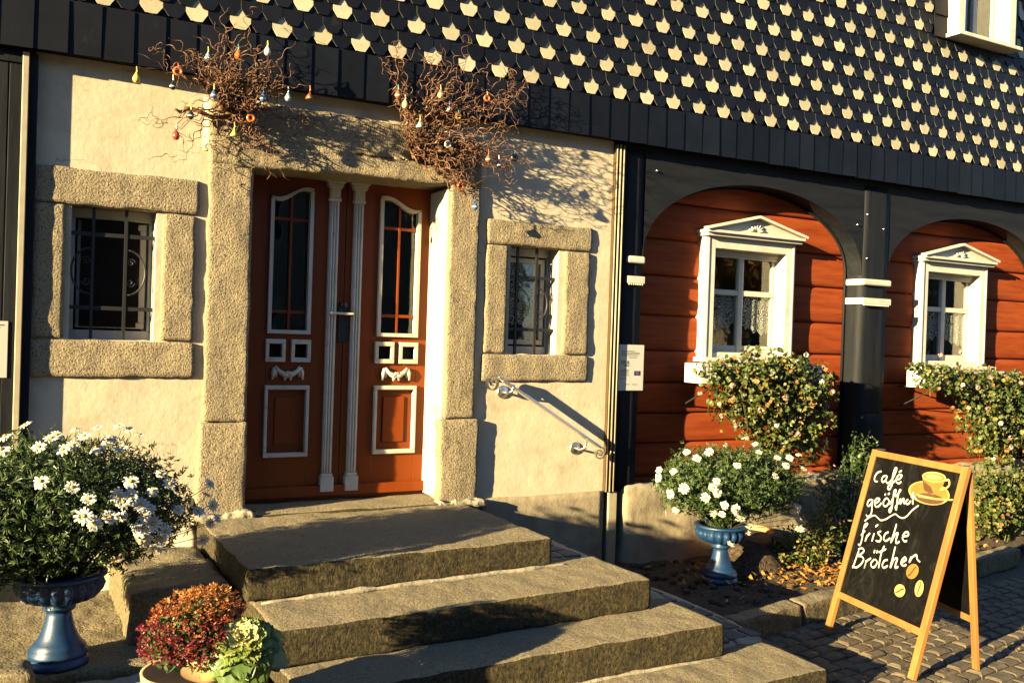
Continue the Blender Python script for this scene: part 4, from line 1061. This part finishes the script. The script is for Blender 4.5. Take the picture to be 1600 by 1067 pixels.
# ================================================================== flower pots in front
def pots():
    c = (0.653, -2.15, 0.36)
    T = thing('flower_pot', 'pale terracotta pot holding the red and orange chrysanthemum at the bottom left', 'flower pot', c, 'terracotta pots in front of the steps')
    m = MB(); m.lathe([(0, 0), (.10, 0), (.140, .12), (.16, .135), (.165, .17), (.15, .17), (.14, .14), (0, .14)], c, 40); m.build('pot_body', terra2, T)
    T = thing('chrysanthemum', 'round chrysanthemum cushion fading from dark red to orange', 'plant', (c[0], c[1], c[2]+.14)); r = random.Random(2)
    E1 = [(0.663, -2.15, 0.699, 0.136, 0.136, 0.11), (0.731, -2.129, 0.725, 0.104, 0.104, 0.089), (0.585, -2.15, 0.652, 0.104, 0.115, 0.094), (0.694, -2.192, 0.631, 0.104, 0.104, 0.094)]
    m = MB(); leafblob(m, [(e[0], e[1], e[2]-.02, e[3]*.85, e[4]*.85, e[5]*.85) for e in E1], 1700, .032, r, 'pointed'); m.build('foliage', daisy_leaf, T)
    ms = [MB(), MB(), MB()]
    for i in range(1900):
        e = r.choice(E1); d = Vector((r.gauss(0, 1), r.gauss(0, 1), r.gauss(0, 1)+.1)).normalized()
        if d.z < -.75: continue
        k = 1+.22*noise.noise(d*4+Vector(e[:3])*9)+r.uniform(-.06, .10); p = Vector((e[0]+d.x*e[3]*k, e[1]+d.y*e[4]*k, e[2]+d.z*e[5]*k))
        sel = (p.z-.70)/.10 + r.gauss(0, .32) + (p.x-.66)*.8; q = ms[0] if sel > .55 else (ms[1] if sel > .15 else ms[2])
        for j in range(5):
            v = (d*.5+Vector((r.gauss(0, 1), r.gauss(0, 1), r.gauss(0, 1)))*.7).normalized(); s = v.orthogonal().normalized()*.0026; L = r.uniform(.008, .017)
            q.add([p-s*.5, p+v*L*.6-s, p+v*L, p+v*L*.6+s], [(0, 1, 2, 3)])
    for q, mm, nm in zip(ms, (mum_o, mum_m, mum_r), ('orange_blossoms', 'rust_blossoms', 'dark_red_blossoms')): q.build(nm, mm, T)
    # ornamental cabbage
    c = (0.835, -2.296, 0.36)
    T = thing('flower_pot', 'terracotta pot holding the ornamental cabbage at the bottom edge', 'flower pot', c, 'terracotta pots in front of the steps')
    m = MB(); m.lathe([(0, 0), (.065, 0), (.095, .08), (.105, .088), (.108, .108), (.098, .108), (.092, .09), (0, .09)], c, 36); m.build('pot_body', terra, T)
    top = Vector((0.814, -2.286, 0.657))
    T = thing('ornamental_cabbage', 'ornamental cabbage with frilled pale heart and green outer leaves', 'plant', (c[0], c[1], c[2]+.09))
    ax = Vector((-.20, -.55, .8)).normalized(); t0 = ax.orthogonal().normalized(); b0 = ax.cross(t0)
    def ring(q, n, rad, rise, size, droop, ph):
        for i in range(n):
            a = ph+2*math.pi*i/n+r.uniform(-.15, .15); d = t0*math.cos(a)+b0*math.sin(a); s = ax.cross(d)
            base = top + d*rad*.35 + ax*(rise-.03); NU, NV = 7, 5; V = []
            for u in range(NU+1):
                uu_ = u/NU; L = rad*.3+size*uu_; wid = size*.62*math.sin(math.pi*min(1, .18+uu_*.62))
                for v in range(-NV, NV+1):
                    vv = v/NV; fr = (.012*size/.1)*math.sin(vv*17+i)*uu_**2 + (.008*math.sin(uu_*20+i))*abs(vv)**3
                    V.append(base + d*(L*(1-.25*vv*vv*uu_)) + s*wid*vv + ax*(size*(.30*uu_-droop*uu_*uu_) + fr + .12*size*vv*vv))
            w2 = 2*NV+1
            q.add(V, [(u*w2+v, (u+1)*w2+v, (u+1)*w2+v+1, u*w2+v+1) for u in range(NU) for v in range(2*NV)], 0, True)
    q = MB(); ring(q, 8, .06, -.005, .125, .85, 0); ring(q, 8, .05, .012, .10, .55, .4); q.build('outer_leaves', cabb_g, T)
    q = MB(); ring(q, 8, .042, .022, .080, .28, .1); ring(q, 8, .032, .032, .064, .05, .6); q2 = MB()
    q.build('frilled_leaves', leaf_mat('cabbage_mid', (.24, .34, .07), (.42, .46, .14)), T)
    ring(q2, 7, .022, .040, .046, -.15, .2); ring(q2, 5, .009, .042, .026, -.5, .9); ring(q2, 4, .003, .042, .018, -.9, .3); q2.build('pale_heart', cabb_w, T)
    q = MB(); q.tube([(c[0], c[1], c[2]+.085), top-ax*.02], [.02, .02], 8); q.build('stalk', cabb_g, T)
pots()

# ================================================================== A-board
WRITE = [[(0.133,1.056),(0.1,1.043),(0.084,1.012),(0.094,0.989),(0.122,0.989)],[(0.191,1.037),(0.163,1.028),(0.156,1.007),(0.172,0.993),(0.195,1.013),(0.197,1.037),(0.196,1.009),(0.215,0.994),(0.236,1.003)],[(0.236,1.003),(0.258,1.039),(0.267,1.092),(0.25,1.089),(0.25,1.037),(0.262,0.999),(0.257,0.966),(0.239,0.959),(0.234,0.979),(0.271,1.008),(0.287,1.027)],[(0.282,1.026),(0.314,1.035),(0.328,1.059),(0.304,1.059),(0.288,1.039),(0.292,1.016),(0.319,1.008),(0.337,1.023)],[(0.317,1.087),(0.293,1.074)],[(0.113,0.873),(0.086,0.861),(0.084,0.835),(0.105,0.831),(0.123,0.859),(0.122,0.875),(0.132,0.836),(0.143,0.789),(0.121,0.765),(0.097,0.774)],[(0.149,0.851),(0.178,0.873),(0.183,0.89),(0.154,0.885),(0.148,0.859),(0.167,0.838),(0.195,0.847),(0.21,0.87)],[(0.24,0.904),(0.226,0.877),(0.241,0.856),(0.264,0.86),(0.278,0.886),(0.259,0.903),(0.24,0.904)],[(0.221,0.92),(0.23,0.928)],[(0.248,0.929),(0.262,0.939)],[(0.29,0.872),(0.305,0.923),(0.313,0.964),(0.297,0.957),(0.306,0.907),(0.316,0.853),(0.308,0.828),(0.296,0.842),(0.315,0.869)],[(0.322,0.926),(0.352,0.97),(0.342,0.965),(0.345,0.914),(0.354,0.876),(0.358,0.853),(0.346,0.867),(0.363,0.898)],[(0.363,0.898),(0.371,0.922),(0.38,0.893),(0.389,0.922),(0.399,0.927),(0.405,0.905),(0.42,0.904)],[(0.438,0.93),(0.425,0.92),(0.425,0.905),(0.448,0.905),(0.462,0.927)],[(0.464,0.981),(0.476,0.937),(0.487,0.908)],[(0.454,0.948),(0.491,0.955)],[(0.099,0.732),(0.134,0.763),(0.177,0.784),(0.218,0.775),(0.247,0.767),(0.29,0.783),(0.332,0.813),(0.362,0.827),(0.396,0.818),(0.431,0.817),(0.464,0.835),(0.494,0.875),(0.538,0.913)],[(0.121,0.696),(0.135,0.723),(0.113,0.714),(0.111,0.67),(0.12,0.63),(0.117,0.586),(0.095,0.587)],[(0.101,0.642),(0.128,0.679)],[(0.158,0.659),(0.155,0.616),(0.162,0.649),(0.181,0.674)],[(0.219,0.682),(0.217,0.629)],[(0.212,0.72),(0.233,0.738)],[(0.276,0.705),(0.25,0.689),(0.289,0.671),(0.285,0.644),(0.249,0.642)],[(0.344,0.714),(0.319,0.698),(0.316,0.667),(0.342,0.66),(0.372,0.684)],[(0.393,0.775),(0.391,0.713),(0.386,0.659),(0.402,0.706),(0.425,0.726),(0.424,0.69),(0.433,0.667),(0.458,0.682)],[(0.468,0.714),(0.514,0.729),(0.507,0.748),(0.481,0.737),(0.475,0.706),(0.499,0.691),(0.518,0.7)],[(0.12,0.55),(0.113,0.495),(0.105,0.435)],[(0.109,0.555),(0.141,0.57),(0.167,0.56),(0.148,0.535),(0.121,0.518),(0.162,0.522),(0.185,0.507),(0.167,0.471),(0.134,0.447),(0.095,0.448)],[(0.212,0.513),(0.213,0.461),(0.216,0.504),(0.25,0.533)],[(0.282,0.535),(0.262,0.504),(0.277,0.487),(0.3,0.49),(0.315,0.522),(0.289,0.537)],[(0.264,0.567),(0.263,0.588)],[(0.286,0.572),(0.29,0.591)],[(0.339,0.63),(0.329,0.577),(0.34,0.493)],[(0.303,0.581),(0.361,0.615)],[(0.4,0.558),(0.373,0.547),(0.365,0.519),(0.382,0.506),(0.413,0.526)],[(0.434,0.647),(0.437,0.582),(0.439,0.52),(0.45,0.57),(0.477,0.586),(0.476,0.551),(0.481,0.53),(0.503,0.543)],[(0.519,0.567),(0.55,0.594),(0.537,0.606),(0.519,0.586),(0.521,0.562),(0.545,0.558),(0.563,0.57)],[(0.586,0.622),(0.582,0.587),(0.595,0.619),(0.623,0.64),(0.638,0.619),(0.667,0.609)]]
def aboard():
    O = Vector((4.581, -1.545, 0)); FRt = Vector((4.360, -2.369, .008)); TL = Vector((4.882, -1.615, 1.14))
    ex = (FRt-O).normalized(); ey = (TL-O); Lh = ey.length; ey = (ey - ex*ey.dot(ex)).normalized(); nz = ex.cross(ey)
    if nz.x > 0: nz = -nz
    Wd = .852
    T = thing('a_board_sign', 'wooden pavement stand-up chalkboard offering coffee and bread rolls, in front of the flower bed', 'sign', (4.66, -1.98, 0))
    def Pt(u, v, n=0): return O + ex*u + ey*v + nz*n
    def fb(m, u0, u1, v0, v1, n0, n1, mi=0):
        V = [Pt(u, v, n) for n in (n1, n0) for u, v in ((u0, v0), (u1, v0), (u1, v1), (u0, v1))]
        m.add(V, [(0, 1, 2, 3), (7, 6, 5, 4), (0, 4, 5, 1), (1, 5, 6, 2), (2, 6, 7, 3), (3, 7, 4, 0)], mi)
    m = MB(); s = .046
    fb(m, 0, s, 0, Lh, -.02, .008); fb(m, Wd-s, Wd, 0, Lh, -.02, .008); fb(m, s, Wd-s, Lh-.042, Lh-.002, -.018, .006); fb(m, s, Wd-s, .232, .272, -.018, .006)
    m.build('front_frame', pine, T, .003)
    m = MB(); fb(m, s-.006, Wd-s+.006, .262, Lh-.035, -.012, -.003); m.build('chalkboard', chalk, T)
    # lettering
    m = MB()
    def spl(P_, k=6):
        out = []; Q = [P_[0]]+P_+[P_[-1]]
        for i in range(1, len(Q)-2):
            a, b, c, d = [Vector(q) for q in Q[i-1:i+3]]
            for j in range(k):
                t = j/k; out.append(.5*((2*b)+(c-a)*t+(2*a-5*b+4*c-d)*t*t+(3*b-a-3*c+d)*t**3))
        out.append(Vector(Q[-2])); return out
    for si, st in enumerate(WRITE):
        pts = spl([(a, b) for a, b in st]); big = si != 16
        w0 = .0058 if si < 16 else (.0045 if si == 16 else .0058)
        n = len(pts); ring = []
        for i, p in enumerate(pts):
            t = pts[min(i+1, n-1)]-pts[max(i-1, 0)]; t = t.normalized() if t.length > 0 else Vector((1, 0))
            nn = Vector((-t.y, t.x)); ang = abs(t.x*.5+t.y*.85); hw = w0*(.62+.5*ang)*(.55 if i in (0, n-1) else 1)
            ring.append((p+nn*hw, p-nn*hw))
        V = [Pt(q.x, q.y, -.0018 + .0003*(si % 3)) for pr in ring for q in pr]
        m.add(V, [(2*i, 2*i+1, 2*i+3, 2*i+2) for i in range(n-1)])
    m.build('lettering', chalk_white, T)
    # printed cup and beans
    gold = plain('cup_gold', (.30, .155, .035), .6, spec=.1, var=.25); gold2 = plain('cup_light', (.50, .33, .12), .6, spec=.1); gold3 = plain('cup_brown', (.085, .032, .008), .6, var=.3)
    def poly(m, pts, n, mi=0): 
        m.add([Pt(a, b, n) for a, b in pts], [tuple(range(len(pts)))], mi)
    def ell(cx, cy, a, b, ang=0, n=30): return [(cx+a*math.cos(t)*math.cos(ang)-b*math.sin(t)*math.sin(ang), cy+a*math.cos(t)*math.sin(ang)+b*math.sin(t)*math.cos(ang)) for t in [2*math.pi*i/n for i in range(n)]]
    m = MB()
    poly(m, ell(.588, .995, .172, .066, .02), -.0024, 1); poly(m, ell(.588, .998, .160, .056, .02), -.0021, 0)
    poly(m, ell(.61, .965, .115, .030, .05), -.0018, 2)
    poly(m, [(.505, 1.085), (.520, 1.045), (.552, 1.0), (.575, .992), (.625, .992), (.655, 1.02), (.690, 1.06), (.696, 1.092)], -.0015, 0)
    poly(m, [(.515, 1.06), (.535, 1.02), (.552, 1.002), (.60, .992), (.63, 1.0), (.60, 1.03), (.56, 1.045)], -.0013, 2)
    poly(m, ell(.600, 1.090, .098, .030, .06), -.0011, 1); poly(m, ell(.600, 1.090, .086, .022, .06), -.0009, 0); poly(m, ell(.598, 1.089, .070, .015, .06), -.0007, 1)
    pts = spl([(.692, 1.085), (.722, 1.09), (.735, 1.065), (.715, 1.042), (.672, 1.03)]); V = []
    for i, p in enumerate(pts):
        t = (pts[min(i+1, len(pts)-1)]-pts[max(i-1, 0)]).normalized(); nn = Vector((-t.y, t.x))*.0065
        V += [Pt(*(p+nn), -.0010), Pt(*(p-nn), -.0010)]
    m.add(V, [(2*i, 2*i+1, 2*i+3, 2*i+2) for i in range(len(pts)-1)], 1)
    poly(m, [(.486, .975), (.52, .958), (.66, .966), (.79, .984), (.795, .994), (.66, .976), (.53, .974)], -.0005, 1)
    m.build('cup_picture', [gold, gold2, gold3], T)
    for (cx, cy, a, b, ang, c1, c2) in ((.625, .545, .050, .042, .5, gold, gold3), (.712, .470, .034, .046, .1, gold2, gold3), (.565, .418, .045, .036, .1, gold2, gold3)):
        m = MB(); poly(m, ell(cx, cy, a, b, ang), -.0020, 0)
        st = [(cx+(t)*a*.85*math.cos(ang+.5), cy+t*a*.85*math.sin(ang+.5)+.004*math.sin(t*5)) for t in (-1, -.5, 0, .5, 1)] if b < a else [(cx+.003*math.sin(t*4), cy+t*b*.85) for t in (-1, -.5, 0, .5, 1)]
        V = []
        for i, p in enumerate(st): V += [Pt(p[0]-.004, p[1]+.003, -.0014), Pt(p[0]+.004, p[1]-.003, -.0014)]
        m.add(V, [(2*i, 2*i+1, 2*i+3, 2*i+2) for i in range(4)], 1); m.build('bean_picture', [c1, c2], T)
    # back frame
    TR = Pt(Wd, Lh); TLp = Pt(0, Lh)
    bl, br_ = Vector((5.10, -1.755, 0)), Vector((4.86, -2.385, 0)); tl = TLp.lerp(TR, .10)+Vector((.03, 0, -.03)); tr = TLp.lerp(TR, .965)+Vector((.03, 0, -.03))
    ax = (br_-bl).normalized(); m = MB(); dn = (tl-bl).normalized(); th = ax.cross(dn)
    m.bar(bl, tl, ax*.022, th*.011); m.bar(br_, tr, ax*.022, th*.011)
    for t in (.255, .97):
        m.bar(bl.lerp(tl, t)+ax*.022, br_.lerp(tr, t)-ax*.022, dn*.020, th*.010)
    m.build('back_frame', pine, T, .003)
    m = MB(); a, b, c, d = bl.lerp(tl, .25), br_.lerp(tr, .25), br_.lerp(tr, .96), bl.lerp(tl, .96)
    m.add([q+ax*0+th*s_ for s_ in (-.004, .004) for q in (a, b, c, d)], [(0, 1, 2, 3), (7, 6, 5, 4), (0, 4, 5, 1), (1, 5, 6, 2), (2, 6, 7, 3), (3, 7, 4, 0)]); m.build('back_chalkboard', chalk, T)
    m = MB()
    for t in (.06, .93):
        p = TLp.lerp(TR, t); m.bar(p+Vector((-.005, 0, .004)), p+Vector((.05, 0, .002)), ex*.02, Vector((0, 0, .003)))
    m.build('hinge', steel, T)
aboard()

# ================================================================== corkscrew willow bunches and hanging ornaments
def grow(m, start, target, L, r0_, r, curl=.022, seg=5, wander=.42, step=.013):
    p = Vector(start); d = (Vector(target)-p).normalized(); n = max(4, int(L/step)); pts = []; rad = []
    ph = r.uniform(0, 6.28); fq = r.uniform(.55, 1.15); cur = p.copy(); hd = d.copy()
    for i in range(n+1):
        t = i/n
        if i:
            hd = (hd + Vector((r.gauss(0, 1), r.gauss(0, 1), r.gauss(0, 1)))*wander*.6 + (Vector(target)-cur).normalized()*.35).normalized()
            if cur.y > -.10 and hd.y > 0: hd.y = -abs(hd.y)*.3
            cur = cur + hd*step
        a = hd.orthogonal().normalized() if False else d.orthogonal().normalized(); b = d.cross(a); am = curl*min(1, t*6)*(.65+.35*math.sin(i*.3+ph))
        q = cur + a*math.cos(ph+i*fq)*am + b*math.sin(ph+i*fq)*am
        q.y = min(q.y, -.055); pts.append(q); rad.append(r0_*(1-.78*t))
    m.tube(pts, rad, seg); return pts
def bunch(label, base, spread, orn, seed, group):
    r = random.Random(seed); T = thing('willow_bunch', label, 'branch decoration', base, group)
    B0 = Vector(base); m = MB(); allp = []
    for (c, rad, n, L) in spread:
        for _ in range(n):
            d = Vector((r.gauss(0, 1), r.gauss(0, 1), r.gauss(0, 1))).normalized()*r.uniform(.3, 1)
            tg = Vector((c[0]+d.x*rad[0], c[1]+d.y*rad[1], c[2]+d.z*rad[2])); tg.y = min(tg.y, -.08)
            st = B0 + Vector((r.uniform(-.05, .05), r.uniform(-.03, .0), r.uniform(-.05, .05)))
            ll = (tg-st).length*r.uniform(1.0, 1.45)*L
            pts = grow(m, st, tg, ll, r.uniform(.0034, .0066), r, r.uniform(.012, .028)); allp += pts[3:]
            for _k in range(r.randint(3, 6)):
                i = r.randrange(len(pts)//3, len(pts)); q = pts[i]; t2 = q + Vector((r.uniform(-.2, .2), r.uniform(-.12, .08), r.uniform(-.12, .16)))
                pp = grow(m, q, t2, r.uniform(.06, .17), .0028, r, r.uniform(.007, .014), 4, .55, .011); allp += pp[2:]
    for o in orn:
        h = Vector(o); st = B0.lerp(h, .2)+Vector((0, 0, .03)); P0 = []
        pp = [B0.lerp(h, t)+Vector((.02*math.sin(t*17+o[0]*9), .02*math.sin(t*13), .05*math.sin(math.pi*t)+.015*math.sin(t*23)))*min(1, (1-t)*5) for t in [i/18 for i in range(19)]]
        for q in pp: q.y = min(q.y, -.055)
        m.tube(pp, [.0055*(1-.7*i/18) for i in range(19)], 5)
    m.build('twigs', twig_m, T)
    m = MB()
    for (c, rad, n, L) in spread[:4]:
        tg = Vector(c); pp = []
        for i in range(15):
            t = i/14; q = (B0+Vector((0, .02, -.06))).lerp(tg, t*.75) + Vector((.016*math.sin(t*9+c[0]*7), .014*math.cos(t*8), .016*math.sin(t*12)))*min(1, t*4); q.y = min(q.y, -.05); pp.append(q)
        m.tube(pp, [.019*(1-.6*i/14) for i in range(15)], 7)
    m.build('main_stems', twig_m, T)
    return T
COL = {'yellow': (.75, .52, .08), 'orange': (.72, .16, .02), 'blue': (.05, .14, .34), 'ltblue': (.28, .42, .52), 'white': (.72, .70, .60), 'black': (.02, .02, .025), 'red': (.5, .05, .02), 'green': (.42, .52, .08), 'brown': (.36, .12, .03), 'teal': (.05, .35, .36), 'cream': (.75, .62, .3)}
CM = {k: plain('enamel_'+k, v, .28, var=.1) for k, v in COL.items()}
OR_L = [(213,122,'drop','yellow','yellow','plain yellow drop hanging far out left of the left willow bunch'),(278,112,'ring','orange','orange','orange cup-shaped ring in the lower left of the left willow bunch'),(270,134,'drop','black','white','black and white drop just below the orange ring of the left willow bunch'),(325,90,'drop','ltblue','yellow','pale blue drop on a yellow ribbon high in the left willow bunch'),(372,86,'drop','orange','teal','orange drop on a turquoise ribbon near the middle of the left willow bunch'),(418,80,'drop','white','green','white drop on a green ribbon at the upper right of the left willow bunch'),(334,148,'drop','blue','yellow','blue drop on a long yellow ribbon below the left willow bunch'),(298,180,'drop','black','yellow','black patterned drop low under the left willow bunch'),(275,211,'drop','red','white','small red drop lowest under the left willow bunch'),(366,208,'bell','green','yellow','lime green bell hanging in front of the left door jamb'),(392,185,'ring','orange','red','orange ring hanging in front of the door lintel\'s left end'),(411,153,'drop','blue','blue','deep blue drop right of centre under the left willow bunch'),(450,152,'drop','ltblue','white','pale blue and white drop in front of the lintel, right of the left bunch'),(484,150,'bell','brown','orange','orange-brown bell furthest right of the left willow bunch')]
OR_R = [(622,148,'drop','brown','teal','brown drop on a turquoise ribbon at the left of the right willow bunch'),(633,163,'drop','cream','white','small cream drop just below the brown one of the right willow bunch'),(656,195,'bell','ltblue','yellow','pale blue bell on a yellow ribbon in front of the door lintel'),(688,148,'drop','cream','cream','cream drop in the upper middle of the right willow bunch'),(702,172,'drop','ltblue','blue','grey-blue drop in the middle of the right willow bunch'),(716,182,'ring','yellow','teal','yellow blossom-like ring in the middle of the right willow bunch'),(761,154,'ring','orange','cream','orange ring on the right side of the right willow bunch'),(700,226,'ring','white','black','white ring with dark centre low in the right willow bunch'),(763,248,'drop','brown','brown','reddish brown drop at the lower right of the right willow bunch'),(779,257,'drop','black','white','black and white drop hanging against the plaster, right of the door stones'),(804,247,'ring','black','blue','dark ring hanging furthest right against the plaster'),(720,291,'ring','orange','red','orange-red ring in front of the right door jamb'),(742,322,'drop','blue','black','blue drop lowest over the right door jamb')]
def place(orn, Y0, side):
    hooks = []; r = random.Random(len(orn))
    for (px, py, kind, col, rib, lab) in orn:
        Yv = Y0 + r.uniform(-.07, .07); p = unproj(px, py, Yv)
        Ln = .045 if kind == 'ring' else .06; s = r.uniform(.9, 1.15)
        T = thing('hanging_ornament', lab, 'ornament', tuple(p), 'enamelled ornaments hanging from the willow bunches')
        rbn = MB(); rbn.tube([p+Vector((0, 0, .018)), p+Vector((.003, 0, Ln*.6)), p+Vector((0, 0, Ln))], [.0045, .004, .003], 6); rbn.build('ribbon', CM[rib], T)
        m = MB()
        if kind == 'drop':
            m.lathe([(0, -.026*s), (.011*s, -.023*s), (.0175*s, -.012*s), (.0175*s, 0), (.012*s, .012*s), (.006*s, .022*s), (.003*s, .030*s), (0, .032*s)], tuple(p), 16)
        elif kind == 'bell':
            m.lathe([(0, -.020*s), (.016*s, -.022*s), (.024*s, -.020*s), (.021*s, -.008*s), (.012*s, .006*s), (.005*s, .022*s), (0, .028*s)], tuple(p), 14, rf=lambda a, z: 1+.12*math.sin(3*a))
        else:
            n = 20; V = []
            for i in range(n):
                a = 2*math.pi*i/n
                for j in range(8):
                    b = 2*math.pi*j/8; q = (.017+.0075*math.cos(b))*s
                    V.append(p+Vector((q*math.cos(a), .008*s*math.sin(b)-.0*s, q*math.sin(a))))
            m.add(V, [(i*8+j, ((i+1) % n)*8+j, ((i+1) % n)*8+(j+1) % 8, i*8+(j+1) % 8) for i in range(n) for j in range(8)], 0, True)
            m.add([p+Vector((.012*s*math.cos(2*math.pi*i/16), .004, .012*s*math.sin(2*math.pi*i/16))) for i in range(16)], [tuple(range(16))], 0)
        m.build('enamel_body', CM[col], T)
        if kind == 'drop' and col in ('black', 'blue', 'ltblue', 'brown'):
            m = MB(); m.lathe([(.0182*s, -.009*s), (.0186*s, -.006*s), (.0182*s, -.003*s)], tuple(p), 16); m.build('painted_band', CM['white'], T)
        hooks.append(tuple(p+Vector((0, 0, Ln))))
    return hooks
HL = place(OR_L, -.24, 0); HR = place(OR_R, -.24, 1)
bunch('dense bunch of curly willow twigs above the left end of the door lintel', (1.22, -.075, 3.05),
      [((1.12, -.28, 3.29), (.50, .20, .15), 20, 1.0), ((.95, -.26, 3.20), (.30, .16, .13), 15, 1.0), ((1.32, -.24, 3.14), (.30, .14, .18), 15, 1.0), ((.72, -.16, 3.0), (.12, .08, .2), 3, 1.0), ((.88, -.14, 2.85), (.1, .06, .2), 3, 1), ((1.38, -.2, 2.72), (.08, .06, .14), 5, 1), ((1.22, -.25, 3.58), (.12, .08, .08), 2, .9), ((1.2, -.2, 2.86), (.2, .08, .12), 8, 1), ((1.65, -.15, 3.0), (.2, .05, .08), 3, 1)],
      HL, 17, 'curly willow bunches over the door')
bunch('looser bunch of curly willow twigs above the right end of the door lintel', (2.35, -.075, 2.96),
      [((2.45, -.26, 3.50), (.36, .14, .20), 15, 1.0), ((2.68, -.28, 3.25), (.34, .18, .20), 14, 1.0), ((2.82, -.26, 3.04), (.24, .16, .16), 15, 1.0), ((2.12, -.22, 3.42), (.10, .1, .18), 5, 1), ((2.64, -.2, 2.76), (.12, .10, .20), 16, 1), ((2.95, -.22, 2.85), (.14, .1, .2), 8, 1), ((3.0, -.2, 3.45), (.15, .08, .12), 4, 1), ((2.25, -.2, 3.08), (.12, .1, .12), 10, 1)],
      HR, 23, 'curly willow bunches over the door')
